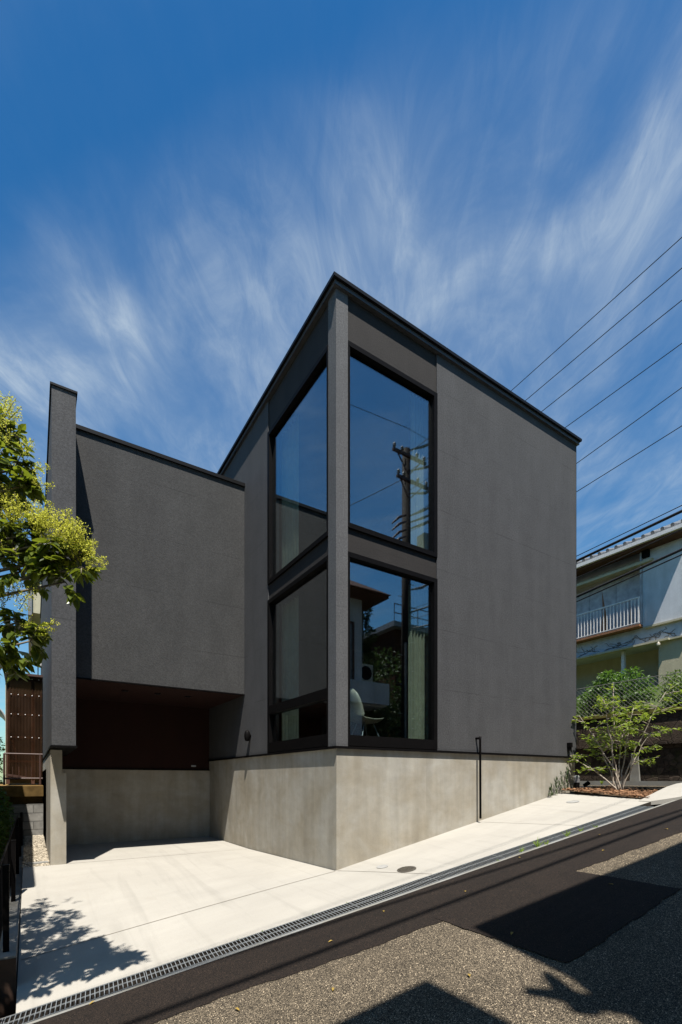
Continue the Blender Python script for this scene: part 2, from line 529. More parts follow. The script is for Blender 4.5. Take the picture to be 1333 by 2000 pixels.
class MB:
    def __init__(self):
        self.v = []
        self.f = []

    def box(self, x0, x1, y0, y1, z0, z1):
        b = len(self.v)
        self.v += [(x0, y0, z0), (x1, y0, z0), (x1, y1, z0), (x0, y1, z0),
                   (x0, y0, z1), (x1, y0, z1), (x1, y1, z1), (x0, y1, z1)]
        self.f += [tuple(b + i for i in q) for q in
                   ((0, 3, 2, 1), (4, 5, 6, 7), (0, 1, 5, 4), (1, 2, 6, 5), (2, 3, 7, 6), (3, 0, 4, 7))]
        return self

    def hexa(self, pts):
        """eight corners, bottom ring then top ring"""
        b = len(self.v)
        self.v += [tuple(p) for p in pts]
        self.f += [tuple(b + i for i in q) for q in
                   ((0, 3, 2, 1), (4, 5, 6, 7), (0, 1, 5, 4), (1, 2, 6, 5), (2, 3, 7, 6), (3, 0, 4, 7))]
        return self

    def quad(self, *p):
        b = len(self.v)
        self.v += [tuple(q) for q in p]
        self.f.append(tuple(range(b, b + len(p))))
        return self

    def bar(self, p, q, wdt, hgt, up=(0, 0, 1)):
        """rectangular bar from p to q"""
        p, q = Vector(p), Vector(q)
        d = (q - p).normalized()
        s = d.cross(Vector(up))
        if s.length < 1e-4:
            s = d.cross(Vector((1, 0, 0)))
        s = s.normalized() * wdt / 2
        u = s.cross(d).normalized() * hgt / 2
        self.hexa([p - s - u, q - s - u, q + s - u, p + s - u, p - s + u, q - s + u, q + s + u, p + s + u])
        return self

    def tube(self, pts, rads, n=8, cap=True):
        pts = [Vector(p) for p in pts]
        if isinstance(rads, (int, float)):
            rads = [rads] * len(pts)
        b = len(self.v)
        prev = None
        for i, p in enumerate(pts):
            d = (pts[min(i + 1, len(pts) - 1)] - pts[max(i - 1, 0)])
            d = d.normalized() if d.length > 1e-9 else Vector((0, 0, 1))
            if prev is None:
                s = d.cross(Vector((0.13, 0.27, 0.95)))
                if s.length < 0.05:
                    s = d.cross(Vector((1, 0, 0)))
            else:
                s = prev - d * prev.dot(d)
            s.normalize()
            prev = s
            t = d.cross(s)
            for k in range(n):
                a = 2 * math.pi * k / n
                self.v.append(tuple(p + (s * math.cos(a) + t * math.sin(a)) * rads[i]))
        for i in range(len(pts) - 1):
            for k in range(n):
                k2 = (k + 1) % n
                self.f.append((b + i * n + k, b + i * n + k2, b + (i + 1) * n + k2, b + (i + 1) * n + k))
        if cap:
            self.f.append(tuple(b + k for k in range(n))[::-1])
            self.f.append(tuple(b + (len(pts) - 1) * n + k for k in range(n)))
        return self

    def lathe(self, c, prof, n=20, axis=(0, 0, 1)):
        """profile of (radius, height) round an axis through c"""
        c = Vector(c)
        ax = Vector(axis).normalized()
        s = ax.cross(Vector((0.3, 0.2, 0.9)))
        if s.length < 0.1:
            s = ax.cross(Vector((1, 0, 0)))
        s.normalize()
        t = ax.cross(s)
        b = len(self.v)
        for r, h in prof:
            for k in range(n):
                a = 2 * math.pi * k / n
                self.v.append(tuple(c + ax * h + (s * math.cos(a) + t * math.sin(a)) * r))
        for i in range(len(prof) - 1):
            for k in range(n):
                k2 = (k + 1) % n
                self.f.append((b + i * n + k, b + i * n + k2, b + (i + 1) * n + k2, b + (i + 1) * n + k))
        self.f.append(tuple(b + k for k in range(n))[::-1])
        self.f.append(tuple(b + (len(prof) - 1) * n + k for k in range(n)))
        return self

    def grid(self, rows):
        """rows: lists of points, same length"""
        b = len(self.v)
        n = len(rows[0])
        for r in rows:
            self.v += [tuple(p) for p in r]
        for i in range(len(rows) - 1):
            for j in range(n - 1):
                self.f.append((b + i * n + j, b + i * n + j + 1, b + (i + 1) * n + j + 1, b + (i + 1) * n + j))
        return self

    def leaf(self, p, d, L, W, up=None, fold=0.25):
        """a folded, pointed leaf from p along d"""
        p, d = Vector(p), Vector(d).normalized()
        u = Vector(up) if up is not None else Vector((R.gauss(0, .4), R.gauss(0, .4), 1))
        s = d.cross(u)
        if s.length < 1e-3:
            s = d.cross(Vector((1, 0.2, 0)))
        s.normalize()
        u = s.cross(d)
        b = len(self.v)
        m1, m2 = p + d * L * .35, p + d * L * .7 - u * L * .06
        self.v += [tuple(p), tuple(m1 + s * W * .5 + u * W * fold), tuple(m2 + s * W * .38 + u * W * fold * .6), tuple(p + d * L - u * L * .14),
                   tuple(m2 - s * W * .38 + u * W * fold * .6), tuple(m1 - s * W * .5 + u * W * fold), tuple(m1), tuple(m2)]
        self.f += [(b, b + 6, b + 1), (b + 6, b + 7, b + 2, b + 1), (b + 7, b + 3, b + 2),
                   (b, b + 5, b + 6), (b + 6, b + 5, b + 4, b + 7), (b + 7, b + 4, b + 3)]

    def build(self, name, mat, parent=None, base=None, smooth=False):
        me = bpy.data.meshes.new(name)
        if parent is not None:
            o0 = ORG[parent]
        else:
            o0 = Vector(base) if base is not None else Vector((0, 0, 0))
        me.from_pydata([(x - o0[0], y - o0[1], z - o0[2]) for x, y, z in self.v], [], self.f)
        me.materials.append(mat)
        if smooth:
            me.polygons.foreach_set('use_smooth', [True] * len(me.polygons))
        me.update()
        ob = bpy.data.objects.new(name, me)
        COL.objects.link(ob)
        ORG[ob] = o0
        if parent is not None:
            ob.parent = parent
        else:
            ob.location = o0
        return ob


def tag(o, label, cat, group=None):
    o['label'] = label
    o['category'] = cat
    if group:
        o['group'] = group
    return o


def thing(name, label, cat, loc, group=None):
    o = bpy.data.objects.new(name, None)
    o.empty_display_size = 0.2
    COL.objects.link(o)
    o.location = loc
    ORG[o] = Vector(loc)
    return tag(o, label, cat, group)


def struct(o, kind='structure'):
    o['kind'] = kind
    return o


def copy_tree(o, parent=None):
    c = o.copy()
    COL.objects.link(c)
    if parent is not None:
        c.parent = parent
    for ch in o.children:
        copy_tree(ch, c)
    return c


# ---------------------------------------------------------------- ground
def bg(x):                       # plan line of the drain, house side
    return -1.24 - 0.10 * x


def zr(x):                       # street level, climbs to the right, levels at the crossing
    a = -1.167 + 0.1795 * x
    k = 0.16
    h = max(k - abs(a + 0.13), 0) / k
    z = min(a, -0.13) - h * h * k * 0.25
    return max(z, -4.6)


def frange(a, b, n):
    return [a + (b - a) * i / n for i in range(n + 1)]


GW = 0.26
# terrain under everything, out to the horizon
mb = MB()
xs = [-900, -300, -90, -40, -24, -12, -6, -3, 0, 2, 4, 5.5, 7, 9, 14, 40, 120, 900]
mb.grid([[(x, y, max(zr(x), -4.5) - 0.75) for y in (-900, -120, -30, -6, 0, 9, 30, 120, 900)] for x in xs])
struct(mb.build('ground', M['terrain']))
# street
mb = MB()
mb.grid([[(x, y, zr(x)) for y in frange(-5.7, bg(x) - GW - 0.035, 6)] for x in frange(-40, 8.3, 120)])
struct(mb.build('road', M['asphalt_old']))
mb = MB()
mb.grid([[(x, y, zr(x) - 0.003) for y in (bg(8.3), 6, 60)] for x in (6.62, 7.2, 8.3)])
struct(mb.build('side_street', M['asphalt_old']))
# fresh asphalt: strip along the drain and the patch that leaves it
mb = MB()


def wob(t, s):
    return 0.007 * math.sin(t * 9.1 + s) + 0.006 * math.sin(t * 23.0 + 2 * s) + 0.004 * math.sin(t * 51.0 + 3 * s)


rows = []
for x in frange(-14, 8.2, 700):
    yb = bg(x) - 0.95 - 0.035 * max(0, x + 1) + wob(x, 1) - 0.12 * max(0, min(1, (x + 2.2)))
    rows.append([(x, y, zr(x) + 0.005) for y in frange(bg(x) - GW - 0.036, yb, 3)])
mb.grid(rows)
rows = []
for x in frange(-0.36, 1.29, 60):
    yb = bg(x) - 0.95 - 0.035 * max(0, x + 1) - 0.12
    rows.append([(x + wob(y, 3) * 0.8, y, zr(x) + 0.009) for y in frange(yb + 0.10, -3.46 + wob(x, 5), 40)])
mb.grid(rows)
struct(mb.build('road_patch', M['asphalt_new']))


# driveway, carport floor and the apron beside the house: one ruled sheet
def zslab(x, y):
    b = bg(x)
    zg = zr(x)
    if x <= 0:
        t = min(1, (y - b) / (3.0 - b))
        return zg + (-1.27 - zg) * t
    zf = -1.195 + 0.19 * x
    return zg + (zf - zg) * min(1, (y - b) / (-b))


mb = MB()
rows = []
for x in frange(-3.46, 0.0, 24):
    rows.append([(x, y, zslab(x, y)) for y in frange(bg(x), 3.0, 20)])
mb.grid(rows)
mb.grid([[(x, 3.0, -1.27), (x, 5.5, -1.27)] for x in (-3.10, 0.0)])
mb.grid([[(x, y, zslab(x, y)) for y in frange(bg(x), 0.03, 10)] for x in frange(0.0, 5.0, 30)])
struct(mb.build('driveway', M['slab']))
# tooled joints
mb = MB()


def joint(p, q, wd=0.010, n=14):
    p, q = Vector(p), Vector(q)
    s = Vector((-(q - p).y, (q - p).x)).normalized() * wd / 2
    mb.grid([[(*(c + s), zslab(c.x, c.y) + 0.0035), (*(c - s), zslab(c.x, c.y) + 0.0035)] for c in [p.lerp(q, t) for t in frange(0, 1, n)]])


joint((-3.44, 0.0), (-0.012, 0.0))
joint((-2.9, 3.0), (-0.01, 3.0))
joint((0.012, -0.012), (0.49, bg(0.49) + 0.012))
joint((2.70, 0.0), (2.98, bg(2.98) + 0.012))
struct(mb.build('driveway_joints', M['joint']))

# drain: U channel with loose grating sections
mb = MB()
rows = []
for x in frange(-16, 4.75, 60):
    z = zr(x)
    rows.append([(x, bg(x) - .001, z + 0.001), (x, bg(x) - 0.012, z + 0.001)])
mb.grid(rows)
rows = []
for x in frange(-16, 4.75, 60):
    z = zr(x)
    rows.append([(x, bg(x) - GW + 0.004, z - 0.05), (x, bg(x) - GW + 0.002, z + 0.006), (x, bg(x) - GW - 0.034, z + 0.006)])
mb.grid(rows)
struct(mb.build('drain_edge', M['channel']))
mb = MB()
rows = []
for x in frange(-16, 4.75, 60):
    z = zr(x)
    rows.append([(x, bg(x) - .012, z), (x, bg(x) - 0.014, z - 0.22), (x, bg(x) - GW + 0.004, z - 0.22), (x, bg(x) - GW + 0.004, z - 0.05)])
mb.grid(rows)
struct(mb.build('drain_channel', M['deep']))
AX = Vector((1, -0.10, 0.1795)).normalized()
AY = Vector((0.10, 1, 0)).normalized()
AZV = AX.cross(AY).normalized()
step = 1.0 / math.sqrt(1 + 0.01 + 0.1795 ** 2)


def make_grate(n=29, length=0.992, wdt=0.232):
    g_ = MB()
    h = 0.008
    for y in (-wdt, -wdt * 0.5, -0.004):
        g_.box(0, length, y, y + 0.006, -h, 0)
    for i in range(n + 1):
        x = 0.002 + (length - 0.008) * i / n
        g_.box(x, x + 0.006, -wdt + 0.007, -wdt * 0.5 - 0.001, -h, -0.001)
        g_.box(x, x + 0.006, -wdt * 0.5 + 0.007, -0.005, -h, -0.001)
    return g_


proto = None
x = -1.57 - 4 * step
k = 0
while x < 4.2:
    p = Vector((x, bg(x) - 0.012, zr(x) + 0.004))
    if proto is None:
        g_ = make_grate()
        proto = g_.build('drain_grate', M['galv'])
        o = proto
    else:
        o = copy_tree(proto)
    o.matrix_world = Matrix(((AX.x, AY.x, AZV.x, p.x), (AX.y, AY.y, AZV.y, p.y), (AX.z, AY.z, AZV.z, p.z), (0, 0, 0, 1)))
    tag(o, 'galvanised grating section, one of the row over the street drain', 'drain grate', 'grating sections over the street drain')
    x += step
    k += 1
tag(proto, 'galvanised grating section, one of the row over the street drain', 'drain grate', 'grating sections over the street drain')

# covers let into the apron


def cover(name, label, x, y, r, mat, cat):
    nz = Vector((-0.185, 0.02, 1)).normalized()
    c = Vector((x, y, zslab(x, y) + 0.003))
    m_ = MB()
    m_.lathe(c, [(r, 0), (r, 0.004), (r - 0.012, 0.006), (r - 0.016, 0.004), (0.02, 0.004)], 36, nz)
    o = m_.build(name, mat, None, c)
    if mat is M['iron']:
        q = MB()
        for i in range(-5, 6):
            yy = i * r / 6.2
            hw = math.sqrt(max(0, (r - .02) ** 2 - yy * yy))
            d1 = Vector((1, 0, 0.185)).normalized()
            q.bar(c + nz * .006 + Vector((0, yy, 0)) - d1 * hw, c + nz * .006 + Vector((0, yy, 0)) + d1 * hw, 0.008, 0.006)
        q.build('rib', mat, o)
    return tag(o, label, cat)


cover('manhole_cover', 'small dark ribbed cover in the pale apron', 0.47, -0.86, 0.118, M['iron'], 'manhole cover')
cover('access_cover', 'pale round cap beside the dark ribbed cover', 0.40, -0.47, 0.075, M['lens'], 'access cover')
cover('access_cover', 'pale round cap in the apron near the mulch bed', 4.35, -0.62, 0.10, M['lens'], 'access cover')

# ---------------------------------------------------------------- the grey house
H = thing('house', 'charcoal two storey house on a pale concrete base with an open carport', 'house', (0, 0, -1.2))
ZB, ZT = 0.443, 6.47
# concrete base
mb = MB()
mb.box(0.015, 5.465, 0.015, 5.36, -2.2, ZB - 0.02)
mb.box(-3.12, 5.465, 5.361, 11.6, -2.2, 0.208)
mb.box(0.015, 5.465, 5.3605, 8.9, 0.2, ZB - 0.02)
mb.box(-3.12, -2.97, 3.0, 11.6, -2.2, 0.445)
mb.box(-2.972, -2.916, 3.002, 5.37, -2.2, 0.1)
mb.build('concrete_base', M['concrete'], H)
# thin drip flashing between base and plaster
mb = MB()
mb.box(-0.025, 5.50, -0.025, 0.10, ZB - 0.03, ZB + 0.002)
mb.box(-0.025, 0.10, 0.1, 5.36, ZB - 0.03, ZB + 0.002)
mb.box(5.4, 5.50, 0.1, 8.9, ZB - 0.03, ZB + 0.002)
mb.box(-2.9, 0.0, 5.32, 5.42, 0.203, 0.232)
mb.build('flashing', M['black'], H)
# plaster walls
WL = MB()
WL.box(1.808, 5.48, 0.0, 0.2, ZB + .002, ZT)
WL.box(0.0, 0.2, 2.155, 3.3, ZB + .002, ZT)
WL.box(0.0, 0.2, 3.3, 9.0, ZB + .002, ZT - .02)
WL.box(5.28, 5.479, 0.2, 9.0, ZB + .002, ZT)
WL.box(0.2, 5.28, 8.8, 8.999, ZB + .002, ZT)
WL.build('wall', M['stucco'], H)
mb = MB()
mb.box(0.0, 0.186, 0.0, 0.2, ZB + .002, ZT)
mb.build('corner_post', M['post'], H)
F1T, F1B, F2T, F2B = 3.04, 0.455, 5.85, 3.365
for (b_) in ((0.186, 1.808, 0.02, 0.2, F2T, ZT), (0.186, 1.808, 0.02, 0.2, F1T, F2B),
             (0.02, 0.186, 0.2, 2.155, F2T, ZT), (0.02, 0.186, 0.2, 2.155, F1T - .02, F2B - .075)):
    mb = MB()
    mb.box(*b_)
    mb.build('spandrel_panel', M['panel'], H)


def window_x(x0, x1, z0, z1, sill=0.0):
    """window in the street front (plane y = 0)"""
    m_ = MB()
    f, d0, d1 = 0.065, -0.012, 0.11
    m_.box(x0, x1, d0, d1, z1 - f, z1)
    m_.box(x0, x1, d0, d1, z0, z0 + f + sill)
    m_.box(x0, x0 + 0.03, d0 + .004, d1, z0 + f + sill, z1 - f)
    m_.box(x1 - f, x1, d0, d1, z0 + f + sill, z1 - f)
    m_.box(x0 - .0, x1, d1, d1 + 0.02, z0, z0 + 0.03)
    o = m_.build('window', M['black'], H)
    p = MB()
    p.box(x0 + 0.028, x1 - f + .002, 0.052, 0.060, z0 + f + sill - .002, z1 - f + .002)
    p.build('pane', M['glass'], o)
    return o


def window_y(y0, y1, z0, z1, sill=0.0, rail=None):
    """window in the carport side (plane x = 0)"""
    m_ = MB()
    f, d0, d1 = 0.065, -0.012, 0.11
    m_.box(d0, d1, y0, y1, z1 - f, z1)
    m_.box(d0, d1, y0, y1, z0, z0 + f + sill)
    m_.box(d0 + .004, d1, y0, y0 + 0.03, z0 + f + sill, z1 - f)
    m_.box(d0, d1, y1 - f, y1, z0 + f + sill, z1 - f)
    o = m_.build('window', M['black'], H)
    spans = [(z0 + f + sill, z1 - f)]
    if rail:
        q = MB()
        q.box(d0 + .002, d1, y0 + .03, y1 - f, rail[0], rail[1])
        q.build('transom', M['black'], o)
        spans = [(z0 + f + sill, rail[0]), (rail[1], z1 - f)]
    for a, b in spans:
        p = MB()
        p.box(0.052, 0.060, y0 + 0.028, y1 - f + .002, a - .002, b + .002)
        p.build('pane', M['glass'], o)
    return o


window_x(0.186, 1.808, F2B, F2T)
window_x(0.186, 1.808, F1B, F1T, 0.08)
window_y(0.2, 2.155, F2B - 0.075, F2T)
window_y(0.2, 2.155, F1B, F1T - .02, 0.10, (1.10, 1.24))
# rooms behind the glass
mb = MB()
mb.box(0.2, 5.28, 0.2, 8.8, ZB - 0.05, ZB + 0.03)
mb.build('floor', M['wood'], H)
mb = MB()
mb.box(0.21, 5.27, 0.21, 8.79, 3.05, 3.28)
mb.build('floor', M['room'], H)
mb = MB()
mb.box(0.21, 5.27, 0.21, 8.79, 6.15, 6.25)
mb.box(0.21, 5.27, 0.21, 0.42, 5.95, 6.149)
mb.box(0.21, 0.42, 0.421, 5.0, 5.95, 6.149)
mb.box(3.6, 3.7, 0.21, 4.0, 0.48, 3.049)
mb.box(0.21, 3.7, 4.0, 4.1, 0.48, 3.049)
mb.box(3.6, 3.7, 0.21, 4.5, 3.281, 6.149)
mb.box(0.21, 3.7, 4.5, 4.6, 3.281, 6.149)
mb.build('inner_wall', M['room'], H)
# roof with a two step metal edge and snow stops
mb = MB()
zf, zb = 6.455, 6.24
mb.hexa([(-.045, -.045, zf), (5.515, -.045, zf), (5.515, 9.05, zb), (-.045, 9.05, zb),
         (-.045, -.045, zf + .052), (5.515, -.045, zf + .052), (5.515, 9.05, zb + .052), (-.045, 9.05, zb + .052)])
RF = mb.build('roof', M['gutter'], H)
mb = MB()
mb.hexa([(-.082, -.082, zf + .054), (5.540, -.082, zf + .054), (5.540, 9.09, zb + .054), (-.082, 9.09, zb + .054),
         (-.082, -.082, zf + .098), (5.540, -.082, zf + .098), (5.540, 9.09, zb + .098), (-.082, 9.09, zb + .098)])
mb.build('roof_edge', M['fascia'], RF)
for i in range(12):
    xx = 0.30 + 0.455 * i
    mb = MB()
    mb.box(xx, xx + 0.025, -0.05, 0.4, zf + .092, zf + .116)
    mb.build('roof_seam', M['fascia'], RF)
# upper volume that bridges the carport
BY = 3.22
mb = MB()
mb.box(-2.82, -0.002, BY, 9.0, 1.60, 5.48)
BV = mb.build('bridging_room', M['block'], H)
mb = MB()
mb.box(-2.82, 0.02, BY - 0.035, BY + 0.1, 5.481, 5.540)
mb.box(-2.81, 0.0, BY + 0.1, 9.0, 5.482, 5.55)
mb.build('coping', M['fascia'], BV)
mb = MB()
mb.box(-2.82, -0.003, BY - 0.02, BY + 0.03, 1.582, 1.602)
mb.build('drip_edge', M['black'], BV)
mb = MB()
mb.box(-2.82, -0.003, BY + 0.03, 5.36, 1.59, 1.5995)
mb.build('soffit', M['inner'], BV)
for xx in (-1.95, -1.40, -0.85):
    mb = MB()
    mb.lathe((xx, 3.95, 1.590), [(0.055, 0), (0.055, -0.012), (0.042, -0.012), (0.038, -0.003), (0.005, -0.003)], 20)
    mb.build('downlight', M['fascia'], BV)
# dark back and side walls inside the carport
mb = MB()
mb.box(-2.97, -0.002, 5.345, 5.358, 0.232, 1.588)
mb.build('carport_wall', M['inner'], H)
mb = MB()
mb.box(-0.4, -0.3, 5.325, 5.345, 0.285, 0.32)
mb.build('outlet_box', M['galv'], H)
# wing wall
mb = MB()
t0, t1 = 5.55, 4.83
mb.hexa([(-3.12, 2.55, .49), (-2.82, 2.55, .49), (-2.82, 11.6, .49), (-3.12, 11.6, .49),
         (-3.12, 2.55, t0), (-2.82, 2.55, t0), (-2.82, 11.6, t1), (-3.12, 11.6, t1)])
WW = mb.build('wing_wall', M['stucco'], H)
mb = MB()
mb.hexa([(-3.14, 2.53, t0 + .002), (-2.80, 2.53, t0 + .002), (-2.80, 11.62, t1 + .002), (-3.14, 11.62, t1 + .002),
         (-3.14, 2.53, t0 + .032), (-2.80, 2.53, t0 + .032), (-2.80, 11.62, t1 + .032), (-3.14, 11.62, t1 + .032)])
mb.build('coping', M['fascia'], WW)
mb = MB()
mb.box(-3.135, -2.80, 2.535, 11.6, 0.462, 0.489)
mb.build('drip_edge', M['black'], WW)


mb = MB()
mb.lathe((-0.065, 2.92, 0.70), [(0.012, 0), (0.040, .012), (0.052, .05), (0.055, .10), (0.050, .15), (0.034, .185), (0.010, .20)], 18)
mb.tube([(0, 2.92, 0.80), (-0.06, 2.92, 0.80)], .03, 10)
o = mb.build('wall_lamp', M['black'], H, None, True)
o['label'] = 'black capsule shaped lamp on the carport side wall'
mb = MB()
mb.box(5.17, 5.24, -0.075, 0.0, 0.615, 0.70)
mb.box(5.175, 5.235, -0.06, 0.0, 0.55, 0.615)
o = mb.build('wall_lamp', M['black'], H)
o['label'] = 'black box lamp at the far end of the street wall'
# overflow pipe standing off the base
mb = MB()
mb.tube([(2.668, 0.0, 0.665), (2.668, -0.085, 0.665)], 0.019, 10)
mb.tube([(2.668, -0.085, 0.69), (2.668, -0.085, 0.64), (2.675, -0.085, -0.62)], [0.022, 0.018, 0.018], 10)
o = mb.build('overflow_pipe', M['black'], H, None, True)
o['label'] = 'thin black overflow pipe hanging down the street face'
# vertical trim at the free end of the street wall
mb = MB()
mb.box(5.481, 5.489, 0.0, 0.05, ZB + .01, ZT - .02)
mb.build('corner_trim', M['fascia'], H)


# curtains and a chair seen through the glass
def curtain(label, p, q, z0, z1, folds, amp=0.03):
    p, q = Vector(p), Vector(q)
    d = (q - p).normalized()
    s = Vector((-d.y, d.x))
    n = folds * 8
    m_ = MB()
    rows = []
    for i in range(n + 1):
        t = i / n
        off = math.sin(t * folds * 2 * math.pi) * amp * (0.7 + 0.3 * math.sin(t * 9))
        c = p + (q - p) * t + s * off
        rows.append([(c.x, c.y, z0), (c.x, c.y, (z0 + z1) / 2), (c.x, c.y, z1)])
    m_.grid(rows)
    o = m_.build('curtain', M['curtain'], None, (p.x, p.y, z0), True)
    return tag(o, label, 'curtain')


curtain('pale curtain drawn aside in the lower street window', (1.50, 0.30), (1.90, 0.30), 0.50, 3.0, 6)
curtain('pale curtain drawn aside in the upper street window', (1.55, 0.30), (1.92, 0.30), 3.32, 5.94, 6)
curtain('pale curtain drawn aside in the lower carport side window', (0.30, 1.62), (0.30, 2.25), 0.50, 3.0, 6)
curtain('pale curtain drawn aside in the upper carport side window', (0.30, 1.62), (0.30, 2.25), 3.32, 5.94, 6)

CH = thing('shell_chair', 'white moulded shell chair behind the lower street window', 'chair', (0.98, 0.72, 0.475))
m_ = MB()
cx, cy_ = 0.98, 0.72
rows = []
for i in range(13):
    t = i / 12                     # from the front lip of the seat to the top of the back
    if t < 0.5:
        q = t / 0.5
        dx, zz, hw = 0.24 - 0.42 * q, 0.43 - 0.03 * math.sin(q * math.pi), 0.19 + 0.05 * math.sin(q * math.pi)
    else:
        q = (t - 0.5) / 0.5
        dx, zz, hw = -0.18 - 0.09 * q, 0.43 + 0.47 * q, (0.24 - 0.06 * q) * math.sqrt(max(0.05, 1 - q ** 4))
    row = []
    for j in range(9):
        s_ = -1 + 2 * j / 8
        row.append((cx - 0.02 + dx + 0.05 * s_ * s_ * (1 if t > .5 else 0), cy_ + s_ * hw, 0.475 + zz + 0.05 * s_ * s_ * (1 if t <= .5 else 0)))
    rows.append(row)
m_.grid(rows)
sh = m_.build('shell', M['white'], CH, None, True)
mod = sh.modifiers.new('thick', 'SOLIDIFY')
mod.thickness = 0.012
for sx, sy in ((1, 1), (1, -1), (-1, 1), (-1, -1)):
    m_ = MB()
    m_.tube([(cx + sx * 0.08, cy_ + sy * 0.1, 0.475 + 0.41), (cx + sx * 0.22, cy_ + sy * 0.2, 0.475)], 0.009, 8)
    m_.build('leg', M['galv'], CH)


# ---------------------------------------------------------------- planting at the right end
def zbed(x, y):
    return -0.20 + 0.065 * (y + 0.15) + 0.02 * (x - 5.0)


BED = [(4.93, -0.02), (4.74, -1.62), (6.32, -1.50), (6.55, -0.02)]
mb = MB()
rows = []
for i in range(9):
    t = i / 8
    rows.append([(BED[0][0] * (1 - t) * (1 - s) + BED[3][0] * t * (1 - s) + BED[1][0] * (1 - t) * s + BED[2][0] * t * s,
                  BED[0][1] * (1 - t) * (1 - s) + BED[3][1] * t * (1 - s) + BED[1][1] * (1 - t) * s + BED[2][1] * t * s, 0) for s in frange(0, 1, 8)])
rows = [[(p[0], p[1], zbed(p[0], p[1])) for p in r] for r in rows]
mb.grid(rows)
struct(mb.build('planting_soil', M['terrain']))
mb = MB()
for i in range(1700):
    t, s = R.random(), R.random()
    x = BED[0][0] * (1 - t) * (1 - s) + BED[3][0] * t * (1 - s) + BED[1][0] * (1 - t) * s + BED[2][0] * t * s
    y = BED[0][1] * (1 - t) * (1 - s) + BED[3][1] * t * (1 - s) + BED[1][1] * (1 - t) * s + BED[2][1] * t * s
    if y > -0.05 and x < 5.5:
        continue
    L_ = R.uniform(0.03, 0.085)
    W_ = R.uniform(0.014, 0.035)
    a = R.uniform(0, 6.28)
    d = Vector((math.cos(a), math.sin(a), R.uniform(-.25, .35)))
    c = Vector((x, y, zbed(x, y) + R.uniform(0.004, 0.04)))
    mb.bar(c - d * L_ / 2, c + d * L_ / 2, W_, 0.006, (R.gauss(0, .4), R.gauss(0, .4), 1))
struct(mb.build('bark_mulch', M['bark']), 'stuff')
# kerb round the bed, along the street
mb = MB()
rows = []
for x in frange(4.62, 8.2, 14):
    yk = bg(x) + 0.0
    zt = zr(x) + 0.006 + 0.11 * min(1.0, (x - 4.62) / 0.9)
    y0k = yk - (GW + .03) * min(1.0, max(0, (x - 4.72) / .05))
    rows.append([(x, y0k, zr(x) - 0.05), (x, y0k, zt), (x, yk + 0.16, zt + .003), (x, yk + 0.16, zt - 0.3)])
mb.grid(rows)
struct(mb.build('kerb', M['slab']))
# pale paving behind the bed, beside the house
mb = MB()
mb.grid([[(x, y, -0.155 + 0.0 * x) for y in (-0.02, 3, 9)] for x in (5.48, 6.05, 6.62)])
mb.grid([[(x, y, -0.158) for y in (bg(x) + .16, -0.02)] for x in (6.56, 7.4, 8.2)])
struct(mb.build('entrance_paving', M['slab']))
mb = MB()
for i in range(60):
    mb.box(6.02, 6.24, 0.02 + i * 0.1, 0.03 + i * 0.1, -0.150, -0.138)
for xx in (6.0, 6.12, 6.24):
    mb.box(xx, xx + 0.01, 0.0, 6.0, -0.150, -0.136)
tag(mb.build('drain_grate', M['galv'], None, (6.1, 0, -0.15)), 'grey grating strip in the paving behind the mulch bed', 'drain grate')

def grow_leafy(mbl, c, n, rx, ry, rz, L, W, droop=0.2, shell=0.35):
    """leaves scattered through an uneven ellipsoid"""
    c = Vector(c)
    for _ in range(n):
        while True:
            v = Vector((R.uniform(-1, 1), R.uniform(-1, 1), R.uniform(-1, 1)))
            if shell < v.length < 1.0:
                break
        p = c + Vector((v.x * rx, v.y * ry, v.z * rz))
        d = Vector((v.x + R.gauss(0, .6), v.y + R.gauss(0, .6), v.z * 0.5 - droop + R.gauss(0, .45)))
        s = R.uniform(0.65, 1.2)
        mbl.leaf(p, d, L * s, W * s)


